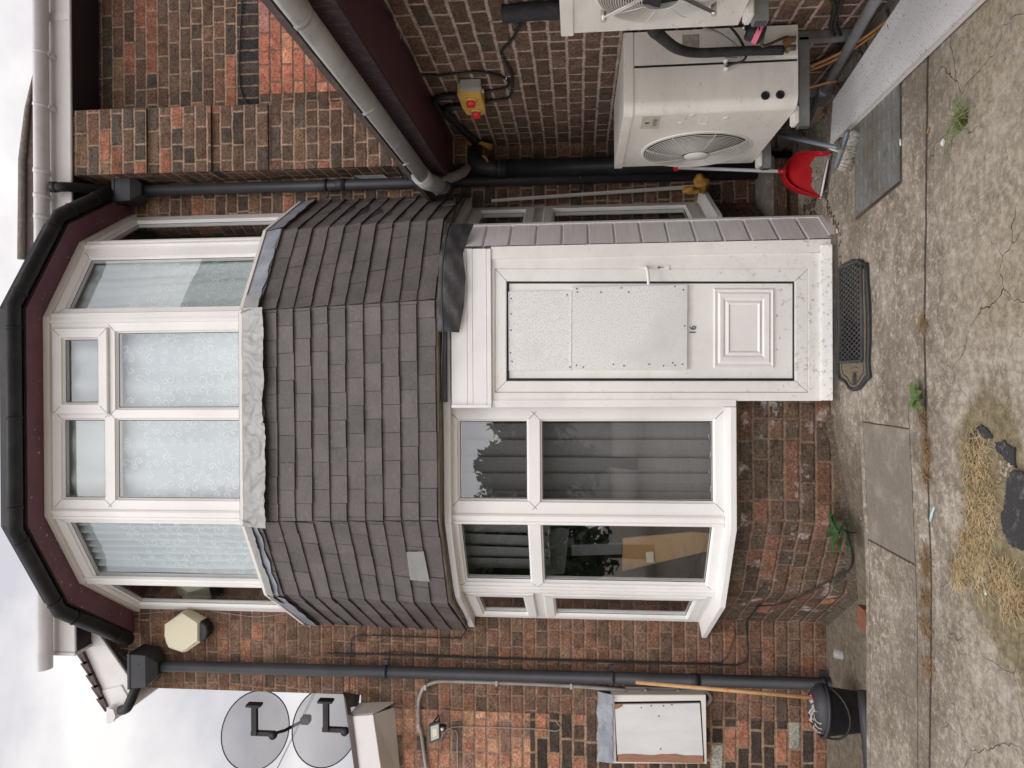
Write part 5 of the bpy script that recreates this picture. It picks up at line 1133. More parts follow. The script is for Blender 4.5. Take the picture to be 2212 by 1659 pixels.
for q in ([(845, 1292), (942, 1290), (905, 1375), (812, 1376)],):
    Q = [WX(x, y, X0-.001) for x, y in rp_(2500, 0, 2.765, q)]; m_ = MB(); cc = sum(Q, Vector())/4; I2 = [p.lerp(cc, .28)+Vector((.02, 0, 0)) for p in Q]; I1 = [p.lerp(cc, .16)-Vector((.002, 0, 0)) for p in Q]
    for k in range(4): m_.face([Q[k], Q[(k+1) % 4], I1[(k+1) % 4], I1[k]]); m_.face([I1[k], I1[(k+1) % 4], I2[(k+1) % 4], I2[k]])
    m_.build('grip_recess', M_ACW2, a1)
Q = [WX(x, y, X0-.001) for x, y in rp_(2900, 400, 3.687, [(290, 825), (395, 822), (345, 907), (232, 907)])]; m_ = MB(); cc = sum(Q, Vector())/4
for k in range(4): m_.face([Q[k], Q[(k+1) % 4], Q[(k+1) % 4].lerp(cc, .2)-Vector((.002, 0, 0)), Q[k].lerp(cc, .2)-Vector((.002, 0, 0))]); m_.face([Q[k].lerp(cc, .2), Q[(k+1) % 4].lerp(cc, .2), cc+Vector((-.0015, 0, 0))])
m_.build('grip_recess', M_ACW, a1)
# bottom tray with valves on the side
m_ = MB(); q = Wp(1715, 100, Ya); m_.box((1.535, Ya-.012, .40), (1.62, Ya-.005, .50)); m_.build('valve_plate', M_ACW2, a1)
for dx in (.022, .062):
    m_ = MB(); m_.tube([(1.535+dx, Ya-.01, .45), (1.535+dx, Ya-.05, .45)], .012, 8); m_.tube([(1.535+dx, Ya-.045, .42), (1.535+dx, Ya-.045, .475)], .014, 8); m_.build('valve', mat('tarnished_brass', (.16, .12, .08), .5, metal=.5, noise=(40, 3, (.3, .26, .2), .5, .7)), a1)
# insulated pipe looping down to the valve
lp = [Wp(x, y, Y) for (x, y), Y in zip(rp_(2500, 0, 2.765, [(190, 60), (265, 240), (320, 345), (380, 390), (450, 450), (560, 530), (700, 575), (860, 585), (1100, 575), (1400, 562), (1745, 555)]), (2.92, 2.93, 2.95, 3.0, 3.15, 3.32, 3.40, 3.42, 3.44, 3.46, 3.49))]
cable(lp, .024, M_INS, 'thick black lagged pipe curving between the two air conditioners', name='lagged_pipe', cat='pipe')
dp = thing('filter_drier', 'small black filter canister with a pink label below the near air conditioner', 'filter', Wp(1640, 70, 3.2))
R5 = (2500, 0, 2.765)
A_, B_ = [Wp(x, y, 3.15) for x, y in rp_(*R5, [(1355, 320), (1530, 390)])]; ax = (B_-A_)
m_ = MB(); m_.tube([A_-ax*.22, A_-ax*.02, A_+ax*.0, A_+ax*.12, A_+ax*.88, B_, B_+ax*.05], [.008, .010, .034, .043, .043, .032, .012], 18); m_.build('canister', M_BLK, dp)
m_ = MB(); m_.tube([A_+ax*.50, A_+ax*.80], .0438, 24, caps=False); m_.build('label', M_PINK, dp)
m_ = MB(); m_.box(A_+ax*.56-Vector((.012, .0448, .004)), A_+ax*.60-Vector((-.006, .0438, -.004))); m_.build('label_print', M_BLACKINK, dp)
cable([A_-ax*.3, A_-ax*.1], .009, M_CHROME, 'short steel tube above the black filter canister', name='tube', cat='tube')
cable([B_, B_+ax*.3+Vector((0, .08, 0)), Wp(*rp_(*R5, [(1760, 415)])[0], 3.45), Wp(*rp_(*R5, [(1800, 410)])[0], 3.52)], .007, mat('tarnished_copper', (.13, .085, .06), .5, metal=.6), 'tarnished copper tube from the black filter canister', name='copper_tube', cat='tube')
lf = MB(); 
for k in range(4): c0 = Wp(*rp_(*R5, [(1770+k*18, 480-k*10)])[0], 3.47); lf.slabpoly([c0+Vector((-.02, 0, .0)), c0+Vector((0, -.01, .012)), c0+Vector((.02, 0, .004)), c0+Vector((0, .01, -.014))], (0, .0008, .0005))
tag(lf.build('dead_leaf', M_ROT), 'brown dead leaf caught on the air conditioner valves', 'leaf')

# near, second unit
a2 = ac_unit('air_conditioner', 'cream air conditioner cut off by the picture edge, with crossed bars over its fan', 1.30, 1.66, 1.95, 2.728, .855, 1.492, 2.44, 1.165, .205, rad=.02, hub=0)
for k, (pa, pb_) in enumerate((((1304, 40), (1380, 0)), ((1542, 27), (1486, 0)))):
    XX = 1.268-.006*k; qa, qb = WX(*pa, XX), WX(*pb_, XX); qe = qa+(qb-qa).normalized()*.50; m_ = MB(); pn = (qb-qa).cross(Vector((1, 0, 0))).normalized()*.005
    for o_ in (-1, 1): m_.tube([qa+pn*o_, qe+pn*o_], .0036, 8)
    m_.build('guard_bar', M_ACW2 if not k else M_GALV, a2)
    for q_ in (qa, qe): m_ = MB(); m_.tube([q_+Vector((.034, 0, 0)), q_-Vector((.010, 0, 0))], .010, 8); m_.build('bolt', M_CHROME, a2)

# brackets
def bracket(label, ys, xa, zt, zb, grp='wall brackets under the air conditioners'):
    t = thing('wall_bracket', label, 'bracket', (EX, ys[0], zt), grp)
    for y in ys:
        m_ = MB(); m_.hexa([(xa, y-.024, zt-.052), (EX-.03, y-.024, zt-.052), (EX-.03, y+.024, zt-.052), (xa, y+.024, zt-.052), (xa, y-.024, zt), (EX-.03, y-.024, zt), (EX-.03, y+.024, zt), (xa, y+.024, zt)]); m_.build('arm', M_GALV, t, bevel=.003)
        m_ = MB(); m_.box((xa-.001, y-.018, zt-.046), (xa+.002, y+.018, zt-.006)); m_.build('arm_end', M_DARKG, t)
        m_ = MB(); m_.box((EX-.045, y-.024, zb), (EX-.004, y+.024, zt+.1)); m_.build('upright', M_GALV, t)
        m_ = MB(); m_.box((xa+.012, y-.035, zt), (xa+.10, y+.035, zt+.028)); m_.build('foot', M_PVCD, t, bevel=.006)
    return t
bracket('galvanised bracket carrying the badged air conditioner', (3.66, 4.36), 1.235, .365, .02)
bracket('galvanised bracket ending below the near air conditioner', (2.62, 2.05), 1.255, .826, .25)
m_ = MB(); m_.box((EX-.05, 3.20, .30), (EX-.006, 3.245, .95)); tag(m_.build('steel_channel', M_GALV), 'upright steel channel on the wall between the two air conditioners', 'channel')

# isolator switches
iso = thing('isolator_switch', 'pair of yellow rotary switches with red knobs on the brown extension wall', 'switch', WX(1015, 220, EX))
def onwall(q, X): return [WX(x, y, X) for x, y in rp_(*R2, q)]
def wall_block(q, X, nm, M, par, bev=.004):
    Q = onwall(q, X); m_ = MB(); m_.slabpoly(Q, (EX-.006-X, 0, 0)); return m_.build(nm, M, par, bevel=bev)
wall_block([(1548, 655), (1700, 648), (1708, 698), (1552, 708)], EX-.06, 'grey_box', M_GREYB, iso)
for q, kx in (([(1530, 700), (1698, 694), (1728, 775), (1562, 790)], 0), ([(1562, 792), (1728, 780), (1738, 838), (1712, 852), (1600, 852)], 1)):
    wall_block(q, EX-.075, 'switch_box', M_YEL, iso)
    Q = onwall(q, EX-.078); c = sum(Q, Vector())/len(Q)
    m_ = MB(); m_.lathe([(.036, 0), (.034, .008), (0, .008)], Matrix.Translation(c) @ Matrix.Rotation(math.radians(-90), 4, 'Y'), 20); m_.build('knob_base', M_YEL, iso)
    m_ = MB(); m_.lathe([(.027, 0), (.026, .022), (0, .024)], Matrix.Translation(c+Vector((-.008, 0, 0))) @ Matrix.Rotation(math.radians(-90), 4, 'Y'), 20); m_.box(c+Vector((-.042, -.006, -.024)), c+Vector((-.02, .006, .024))); m_.build('knob', M_REDB, iso)
for q in ((1700, 672), (1730, 745)):
    p = onwall([q], EX-.03)[0]; m_ = MB(); m_.tube([p+Vector((0, 0, .02)), p-Vector((0, 0, .02))], .012, 6); m_.build('gland', M_BIRD if q[0] < 1710 else M_BLK, iso)

# ================================================================== PIPES AND THINGS ON THE GROUND AT THE RIGHT
R4 = (3000, 0, 1.843); R3b = (2900, 400, 3.687)
wp = thing('waste_pipe', 'grey plastic waste pipe sloping along the foot of the extension wall', 'pipe', (1.64, 4.2, 0))
A_, B_ = WX(1744, 262, 1.62), WX(1893, -5, 1.62); m_ = MB(); m_.tube([A_, B_, B_+(B_-A_)*.6], .026, 14); m_.build('pipe', M_GREYP, wp)
p = A_.lerp(B_, .30); m_ = MB(); m_.tube([p, p+(B_-A_)*.045], .031, 14); m_.build('coupling', M_GREYP, wp)
for q, lb, xx in (([(395, 925), (440, 905), (500, 870), (570, 820), (605, 770), (640, 700)], 'orange hose curling out of the dark gap beneath the badged air conditioner', 1.55), ([(440, 643), (520, 622), (590, 603), (640, 598), (668, 620)], 'short orange hose bend beside the grey waste pipe', 1.60)):
    cable([WX(x, y, xx) for x, y in rp_(*R4, q)], .0085, M_COPPER, lb, name='orange_hose', cat='hose')
oh = thing('orange_hose', 'twin orange hoses running along the wall above the white sheet', 'hose', (1.62, 3.8, .1))
for d in (0, 9):
    m_ = MB(); m_.tube(smooth_path([WX(x, y+d, 1.62-.0*d) for x, y in rp_(*R4, [(440, 488), (560, 440), (700, 370), (850, 270), (960, 190), (1060, 100), (1160, -20)])], 5), .007, 8); m_.build('hose', M_COPPER, oh)
for i, (q, lb) in enumerate((([(600, -10), (625, 60), (595, 180), (620, 260), (650, 340), (600, 390), (520, 440), (440, 480)], 'black cable hanging down the wall behind the twin orange hoses'), ([(680, -10), (660, 60), (625, 170), (660, 240), (690, 330)], 'black cable looping over the grey waste pipe'))):
    cable([WX(x, y, EX-.03) for x, y in rp_(*R4, q)], .010, M_CABLE, lb)
# concrete plinth and void below the units
pl = MB(); rr = random.Random(3); pts = []
for k in range(22):
    y = 5.18-k*.12; pts.append((1.56+rr.uniform(-.03, .03), y, 0))
pl.slabpoly(pts + [(1.695, pts[-1][1], 0), (1.695, 5.18, 0)], (0, 0, .05)); tag(pl.build('plinth', M_STONE), 'rough broken concrete footing along the extension wall', 'footing')
bw = thing('brick_stub', 'low broken brick and concrete stub behind the red dustpan', 'brick stub', (1.30, 4.95, 0))
for a, b, M in (((1.05, 4.88, -.02), (1.46, 5.17, .07), M_BAY), ((1.03, 4.86, .07), (1.45, 5.17, .15), M_BAY), ((1.04, 4.87, .15), (1.47, 5.17, .205), M_STONE)): m_ = MB(); m_.box(a, b); m_.build('brick_course' if M is M_BAY else 'cement_cap', M, bw, bevel=.008)
db = MB()
for k in range(150):
    x = random.choice([random.uniform(1.5, 1.64), random.uniform(.98, 1.35)]); y = random.uniform(4.45, 5.1) if x < 1.4 else random.uniform(3.3, 4.9); s = random.uniform(.006, .022); blob(db, (x, y, gz(x, y)+s*.3+(.05 if x > 1.5 else 0)), s, k, (1, 1, .55), amp=.5) if k < 60 else db.box((x, y, gz(x, y)), (x+s*1.6, y+s, gz(x, y)+s*.4), Matrix.Rotation(random.uniform(0, 3), 3, 'Z'), (x, y, 0))
for k in range(110):
    s_ = random.random(); px_, py_ = (1.0-.20*s_, 4.36-.2*s_) if k % 2 else (random.uniform(-.1, .8), 4.135); x, y = px_+random.uniform(0, .05), py_-random.uniform(0, .035); q = random.uniform(.003, .011); db.box((x, y, gz(x, y)-.001), (x+q*1.5, y+q, gz(x, y)+q*.5), Matrix.Rotation(random.uniform(0, 3), 3, 'Z'), (x, y, 0))
tag(db.build('debris', M_DIRT), 'dark leaf litter and grit heaped in the corner', 'debris', kind='stuff')
# white sheet
ws = thing('white_sheet', 'long white spotted board lying along the wall over the manhole cover', 'board', G(1900, 200))
zs = .045; c1, c2, c3, c4 = WZ(1793, 312, zs), WZ(2109, 0, zs), WZ(1945, 0, zs+.03), WZ(1799, 218, zs+.03)
c2 = c1+(c2-c1)*1.25; c3 = c4+(c3-c4)*1.6
m_ = MB(); m_.hexa([c1-Vector((0, 0, .012)), c2-Vector((0, 0, .012)), c3-Vector((0, 0, .012)), c4-Vector((0, 0, .012)), c1, c2, c3, c4]); m_.build('top_sheet', M_SHEET, ws)
dv = Vector((-.006, 0, 0)); m_ = MB(); q1, q2 = c1+(c2-c1)*.06, c2
m_.hexa([q1+Vector((.0, 0, -.034)), q2+Vector((.0, 0, -.034)), c3-Vector((0, 0, .045)), c4+(c3-c4)*.05-Vector((0, 0, .045)), q1+Vector((.0, 0, -.016)), q2+Vector((.0, 0, -.016)), c3-Vector((0, 0, .027)), c4+(c3-c4)*.05-Vector((0, 0, .027))]); m_.build('lower_sheet', M_PVCD, ws)
# manhole cover
mh = thing('manhole_cover', 'grey recessed metal manhole cover with raised pattern, part under the white board', 'manhole cover', (1.2, 3.65, 0))
x0_, x1_, y0_, y1_ = .88, 1.60, 3.375, 3.90
m_ = MB(); m_.hexa([(x0_, y0_, -.01), (x1_, y0_, -.01), (x1_, y1_, -.01), (x0_-.05, y1_, -.01), (x0_, y0_, .010), (x1_, y0_, .010), (x1_, y1_, .010), (x0_-.05, y1_, .010)]); 
M_MH = mat('grey_steel_plate', (.19, .195, .19), .6, metal=.15, noise=[(5, 6, (.15, .125, .10), .42, .68), (26, 5, (.105, .09, .075), .56, .76)], bump=(60, .25)); m_.build('plate', M_MH, mh, bevel=.008)
m_ = MB()
for i in range(9):
    for j in range(9):
        cx, cy = x0_+.05+.072*i-.03*(j/9), y0_+.045+.054*j; L = .022
        if (i+j) % 2: m_.hexa([(cx-L, cy-.003, .010), (cx+L, cy-.003, .010), (cx+L, cy+.003, .010), (cx-L, cy+.003, .010), (cx-L+.005, cy-.001, .0145), (cx+L-.005, cy-.001, .0145), (cx+L-.005, cy+.001, .0145), (cx-L+.005, cy+.001, .0145)])
        else: m_.hexa([(cx-.003, cy-L*.8, .010), (cx+.003, cy-L*.8, .010), (cx+.003, cy+L*.8, .010), (cx-.003, cy+L*.8, .010), (cx-.001, cy-L*.7, .0145), (cx+.001, cy-L*.7, .0145), (cx+.001, cy+L*.7, .0145), (cx-.001, cy+L*.7, .0145)])
for j in range(10): m_.box((x0_+.02-.04*(j/9), y0_+.018+.054*j-.0012, .010), (x1_-.02, y0_+.018+.054*j+.0012, .0125))
m_.build('raised_pattern', M_MH, mh)
m_ = MB(); m_.slabpoly([(x0_-.008, y0_-.010, .002), (x1_, y0_-.010, .002), (x1_, y1_+.004, .002), (x0_-.058, y1_+.004, .002)], (0, 0, -.02)); m_.build('dirt_gap', M_DIRT, mh)
# dustpan
du = thing('dustpan', 'red long-handled dustpan holding dirt, stood beside the side cladding', 'dustpan', G(1780, 382))
def dp_(x, y, d=0):  # points on the tilted pan: bottom on ground, top leaning back
    g = G(1778, 385); Yb = 4.26; Yt = 4.56; f = (1782-x)/(1782-1688); return Wp(x, y, Yb+(Yt-Yb)*f+d)
out_l = rp_(*R3b, [(1530, 795), (1300, 800), (1130, 810), (1010, 840), (920, 920), (870, 990), (845, 1060), (835, 1130), (850, 1190), (905, 1270), (1000, 1330), (1150, 1385), (1280, 1420), (1400, 1450)])
m_ = MB(); Pn = [dp_(x, y, .02) for x, y in out_l]; m_.slabpoly(Pn, (0, .006, 0)); m_.build('pan', M_RED, du)
m_ = MB()
for k in range(len(Pn)-1):
    a, b = Pn[k], Pn[k+1]; hgt = lambda i: -.03 - .045*math.sin(math.pi*min(1, max(0, i/(len(Pn)-1))))
    fa_, fb = Vector((0, hgt(k), 0)), Vector((0, hgt(k+1), 0)); m_.face([a, b, b+fb, a+fa_], smooth=True); cen = sum(Pn, Vector())/len(Pn); ia = (a-cen).normalized()*.007; ib = (b-cen).normalized()*.007
    m_.face([a+ia, b+ib, b+fb+ib, a+fa_+ia][::-1], smooth=True); m_.face([a+fa_, b+fb, b+fb+ib, a+fa_+ia])
m_.build('pan_wall', M_RED, du)
m_ = MB(); a, b = dp_(*rp_(*R3b, [(1535, 815)])[0], .012), dp_(*rp_(*R3b, [(1408, 1455)])[0], .012); m_.tube([a, b], .006, 8); m_.build('rubber_lip', M_WHTM, du)
h0 = dp_(*rp_(*R3b, [(830, 1052)])[0], .0); h1 = Wp(1462, 362, 4.92); m_ = MB(); m_.tube([h0, h1], .0115, 12); m_.build('handle', M_WHTM, du)
m_ = MB(); m_.tube([h0+(h0-h1)*.05, h0-(h0-h1)*.02], .018, 12); m_.build('socket', M_RED, du)
m_ = MB(); m_.tube([h1-(h1-h0)*.02, h1+(h1-h0)*.03], .015, 12); m_.box(h1+Vector((-.022, -.006, -.006)), h1+Vector((.03, .006, .02))); m_.build('handle_cap', M_REDB, du)
m_ = MB(); dt = rp_(*R3b, [(1500, 830), (1330, 840), (1290, 900), (1240, 965), (1290, 1010), (1280, 1120), (1300, 1180), (1260, 1260), (1350, 1380), (1390, 1400)])
m_.slabpoly([dp_(x, y, .012) for x, y in dt], (0, -.006, 0))
for k in range(60): x, y = random.choice(dt[:-1]); p = dp_(x+random.uniform(2, 22), y+random.uniform(-9, 9), .008); blob(m_, p, random.uniform(.004, .011), k, (1, .6, 1), amp=.5) if k < 25 else None
tag(m_.build('dirt_heap', M_STONE), 'grey-brown sweepings lying in the red dustpan', 'dirt', kind='stuff')
# broom
bm_ = thing('broom', 'broom with pale bristles and blue-grey handle leaning beside the dustpan', 'broom', G(1830, 325))
ha = WZ(*rp_(*R3b, [(1612, 1035)])[0], .085); hb = WZ(*rp_(*R3b, [(1818, 440)])[0], .065)
m_ = MB(); m_.tube([ha, ha.lerp(hb, .12), ha.lerp(hb, .5), ha.lerp(hb, .9), hb], [.006, .013, .016, .013, .008], 10); m_.build('head', M_GREYM, bm_)
hj = WZ(*rp_(*R3b, [(1672, 705)])[0], .13); ht = Wp(*rp_(*R3b, [(780, 512)])[0], 4.50); m_ = MB(); m_.tube([ha.lerp(hb, .5), hj+(ht-hj)*.1], .017, 10); m_.build('socket', M_CREAM, bm_)
m_ = MB(); m_.tube([hj, ht, ht+(ht-hj)*.5], .0125, 12); m_.build('handle', M_GREYM, bm_)
m_ = MB(); dn = (hb-ha).cross(Vector((0, 0, 1))).normalized(); dn = dn if dn.y < 0 else -dn
for k in range(420):
    s = random.random(); p = ha.lerp(hb, .04+.92*s) + Vector((0, 0, -.008)); q = p + dn*random.uniform(.0, .035) + Vector((random.uniform(-.012, .012), 0, 0)); q.z = max(gz(q.x, q.y)+.004, p.z-random.uniform(.045, .07)); mid = p.lerp(q, .5)+Vector((random.uniform(-.008, .008), random.uniform(-.008, .008), .008)); m_.tube([p, mid, q], [.0022, .0018, .0012], 4)
m_.build('bristles', M_BRISTLE, bm_)
# door mats
def gpoly(pxs, dz=0): return [G(x, y, dz) for x, y in pxs]
R2600 = (2600, 800, 1.8433)
mt = thing('door_mat', 'shaped rubber door mat with ornate border under the lattice mat', 'door mat', G(1850, 700))
outl = rp_(*R2600, [(1405, 500), (1430, 470), (1500, 435), (1560, 455), (1612, 462), (1618, 600), (1630, 800), (1632, 1000), (1625, 1200), (1635, 1310), (1600, 1340), (1575, 1375), (1550, 1400), (1515, 1410), (1480, 1395), (1455, 1350), (1410, 1325), (1395, 1280), (1392, 1100), (1388, 900)])
OP = gpoly(outl, .004); m_ = MB(); m_.slabpoly(OP, (0, 0, .008)); m_.build('base', M_RUBM, mt)
cen = sum(OP, Vector())/len(OP); m_ = MB(); lp = [p.lerp(cen, .02)+Vector((0, 0, .010)) for p in OP]; m_.tube(lp+[lp[0]], .0075, 6); m_.build('border', M_RUBM, mt)
m_ = MB(); lp = [Vector((cen.x+(p.x-cen.x)*.93, cen.y+(p.y-cen.y)*.80, p.z+.0085)) for p in OP]; m_.slabpoly(lp, (0, 0, .004)); m_.build('pile', M_BRISTM, mt)
m_ = MB(); lp = [Vector((cen.x+(p.x-cen.x)*.88, cen.y+(p.y-cen.y)*.68, p.z+.013)) for p in OP]; m_.tube(lp+[lp[0]], .0035, 6); m_.build('inner_border', M_RUBM, mt)
m_ = MB(); e = G(*rp_(*R2600, [(1510, 1270)])[0], .015)
for s in range(9):
    an = s*math.pi/8; pts = [e+Vector((-.07*math.sin(an)*q*1.0, .045*math.cos(an)*q, .002*math.sin(q*3))) for q in (.1, .5, .8, 1)]; m_.tube(pts, .0022, 4)
for s in range(6): pts = [e+Vector((.02+.025*s, -.05, 0)), e+Vector((.03+.025*s, 0, .002)), e+Vector((.02+.025*s, .05, 0))]; m_.tube(pts, .002, 4)
m_.build('ornament', M_RUBM, mt)
lm = thing('lattice_mat', 'narrow black rubber lattice mat laid on the shaped door mat', 'door mat', G(1838, 670))
q = gpoly(rp_(*R2600, [(1405, 500), (1555, 425), (1562, 1195), (1392, 1180)]), .02); a, b, c, d = q
b2 = gpoly([rp_(*R2600, [(1408, 485), ])[0]], .02)[0]
m_ = MB(); x_r, x_l = G(*rp_(*R2600, [(1480, 470)])[0], .02).x, G(*rp_(*R2600, [(1480, 1190)])[0], .02).x; y_f, y_b = G(*rp_(*R2600, [(1560, 800)])[0], .02).y, G(*rp_(*R2600, [(1398, 800)])[0], .02).y
zz = .016; K = 16
def cl2(p, q, box):
    (x0, x1, y0, y1) = box; t0, t1 = 0, 1; dx, dy = q[0]-p[0], q[1]-p[1]
    for pp, qq in ((-dx, p[0]-x0), (dx, x1-p[0]), (-dy, p[1]-y0), (dy, y1-p[1])):
        if abs(pp) < 1e-9:
            if qq < 0: return None
        else:
            r = qq/pp
            if pp < 0: t0 = max(t0, r)
            else: t1 = min(t1, r)
    return None if t0 >= t1 else ((p[0]+dx*t0, p[1]+dy*t0), (p[0]+dx*t1, p[1]+dy*t1))
box = (x_l+.008, x_r-.008, y_f+.008, y_b-.008); Hh = y_b-y_f
for k in range(-8, 30):
    for sgn in (1, -1):
        x = x_l + k*(x_r-x_l)/19; s = cl2((x, y_f if sgn > 0 else y_b), (x+Hh*.42*1.0, y_b if sgn > 0 else y_f), box)
        if s: m_.box((0, 0, 0), (0, 0, 0)) if False else m_.tube([(*s[0], zz+.006), (*s[1], zz+.006)], .0042, 5)
m_.build('lattice', M_RUBM, lm)
m_ = MB(); m_.tube([(x_l, y_f, zz+.004), (x_r-.02, y_f, zz+.004), (x_r, y_f+.03, zz+.004), (x_r, y_b, zz+.004), (x_l, y_b, zz+.004), (x_l, y_f, zz+.004)], .009, 8); m_.build('rim', M_RUBM, lm)
m_ = MB(); m_.box((x_l+.004, y_f+.004, zz-.006), (x_r-.004, y_b-.004, zz-.002))
m_.build('backing', M_BLK, lm)

# ================================================================== MOP, BUCKET, JAR AT THE LEFT
bk_ = thing('mop_bucket', 'black mop bucket with wringer standing by the left drainpipe', 'bucket', (-2.04, 4.62, gz(-2.04, 4.62)))
zb = gz(-2.04, 4.62); cx, cy = -2.045, 4.60; h = .215
Mx = Matrix.Translation((cx, cy, zb)) @ Matrix.Diagonal((1.0, .80, 1, 1))
m_ = MB(); m_.lathe([(0, 0), (.118, .0), (.122, .01), (.150, h-.01), (.160, h), (.160, h+.012), (.150, h+.012), (.146, h-.02), (.112, .02), (0, .02)], Mx, 28); m_.build('body', M_BLK, bk_)
m_ = MB(); m_.lathe([(.153, h+.012), (.150, h+.03), (.10, h+.075), (.085, h+.075), (.05, h-.03)], Mx @ Matrix.Translation((.012, 0, 0)), 24); m_.build('wringer', M_BLKG, bk_)
m_ = MB(); m_.tube([(cx+.158*math.cos(a), cy-.128*math.sin(a)-.01, zb+h-.01-.10*math.sin(a)) for a in [math.pi*k/14 for k in range(15)]], .007, 8); m_.build('handle', M_BLK, bk_)
m_ = MB(); m_.tube([(cx+.156*math.cos(a), cy-.125*math.sin(a), zb+h+.006-.012*math.cos(a)) for a in [2*math.pi*k/28 for k in range(29)]], .011, 8); m_.build('rim', M_BLKG, bk_)
mo_ = thing('mop', 'string mop with wooden handle and red socket stood in the black bucket', 'mop', (cx, cy, zb+.1))
ms = Wp(1768, 1508, 4.60); mtp = Wp(1374, 1474, 5.02); m_ = MB(); sk = ms.lerp(mtp, .035); m_.tube([sk, mtp], .0125, 10); m_.build('handle', M_WOOD, mo_)
m_ = MB(); m_.tube([ms-(mtp-ms)*.03, ms, sk], [.028, .026, .018], 12); m_.build('socket', M_REDB, mo_)
m_ = MB(); q = sk.lerp(mtp, .45); q2 = sk.lerp(mtp, .462); m_.tube([q, q2], .0135, 10); m_.build('orange_tape', mat('orange_tape', (.7, .22, .03), .5), mo_)
m_ = MB()
for k in range(46):
    a = random.uniform(0, 6.28); r = random.uniform(.04, .125); b0 = ms+Vector((0, 0, -.03)); pk = Vector((cx+.9*r*math.cos(a), cy+.7*r*math.sin(a), zb+h+random.uniform(.03, .085))); e_ = Vector((cx+(r+.02)*math.cos(a), cy+(r+.02)*math.sin(a)*.8, zb+h-.02)); m_.tube(smooth_path([b0, pk, e_], 4), .0035, 5)
m_.build('mop_strings', M_BRISTLE, mo_)
rp2 = MB(); rp2.tube([Wp(1866, 1492, 4.10), Wp(1872, 1560, 4.06), Wp(1884, 1700, 4.0)], .034, 14); tag(rp2.build('loose_pipe', M_BLKG), 'short length of dark pipe lying in front of the bucket along the slab edge', 'pipe')
jr = thing('plastic_cup', 'crushed clear plastic cup lying near the foot of the left drainpipe', 'cup', G(1830, 1415))
g0 = Wp(1843, 1420, 4.85); g1 = Wp(1806, 1412, 4.95); dz = (g1-g0)
m_ = MB(); q_ = dz.to_track_quat('Z', 'Y').to_matrix().to_4x4(); q_.translation = g0; m_.lathe([(0, .0), (.028, 0), (.029, .006), (.026, .012), (.034, .06), (.030, .11), (.036, .12)], q_, 18); m_.build('cup', M_JAR, jr)
m_ = MB(); m_.lathe([(.029, .0), (.030, .004), (.029, .008)], q_, 18); m_.build('rim', M_BIRD, jr)
lt = MB(); c0 = Wp(1831, 1576, 4.55); lt.slabpoly([c0+Vector((-.03, 0, .0)), c0+Vector((0, -.01, .03)), c0+Vector((.035, 0, .0)), c0+Vector((.01, .01, -.02))], (0, .001, .002)); tag(lt.build('paper_scrap', M_BIRD), 'small white and blue wrapper left of the mop bucket', 'litter')
# red brick fragment at the corner and rubble below the wall
rb = MB(); rb.slabpoly([WZ(x, y, -.15) for x, y in rp_(3100, 2300, 2.148, [(705, 255), (765, 300), (785, 380), (780, 500), (740, 470), (710, 430)])], (0, 0, -.05)); tag(rb.build('brick_fragment', mat('bare_brick', (.24, .085, .045), .9, noise=(20, 5, (.16, .07, .045), .4, .7), bump=(40, .8))), 'broken orange brick set in the slab edge at the bay corner', 'brick')
hn = MB(); C = offset_line(BAY, -.035); D = offset_line(BAY, .0)
for (i0_, f0, f1, h0_, h1_) in ((1, 0, 1, .05, .04), (2, 0, .5, .04, .03), (0, .0, 1, .04, .05)):
    nseg = 10
    for k in range(nseg):
        s0, s1 = f0+(f1-f0)*k/nseg, f0+(f1-f0)*(k+1)/nseg; a, b = C[i0_].lerp(C[i0_+1], s0), C[i0_].lerp(C[i0_+1], s1); c, d = D[i0_].lerp(D[i0_+1], s1), D[i0_].lerp(D[i0_+1], s0)
        z_ = lambda p, h_: gz(p.x, min(p.y, 5))+h_
        t0, t1 = (s0-f0)/(f1-f0), (s1-f0)/(f1-f0); ha_, hb_ = h0_+(h1_-h0_)*t0+random.uniform(-.008, .008), h0_+(h1_-h0_)*t1
        hn.face([(d.x, d.y, z_(d, -.01)), (c.x, c.y, z_(c, -.01)), (b.x, b.y, z_(b, hb_)), (a.x, a.y, z_(a, ha_))], smooth=True)
hn.build('mortar_fillet', M_DIRT, house, weld=True)

rc = MB(); rnd = random.Random(12)
for k in range(130):
    if rnd.random() < .5: x, y = rnd.uniform(-2.6, -1.42), rnd.uniform(3.93, 4.04)+rnd.random()**2*.3
    else: x, y = rnd.uniform(-1.35, -.3), 0; y = rnd.uniform(3.95, 4.22)
    s_ = rnd.uniform(.004, .014); i0 = len(rc.v); bmx = bmesh.new(); bmesh.ops.create_icosphere(bmx, subdivisions=1, radius=s_); z0_ = gz(x, y)
    for v in bmx.verts: rc.v.append((x+v.co.x*rnd.uniform(1, 1.6), y+v.co.y, z0_+v.co.z*.6+s_*.2))
    for f in bmx.faces: rc.f.append([i0+v.index for v in f.verts]); rc.uv.append(None); rc.sm.append(False)
    bmx.free()
tag(rc.build('rubble', M_STONE), 'small stones and grit scattered in the dip below the left wall', 'rubble', kind='stuff')

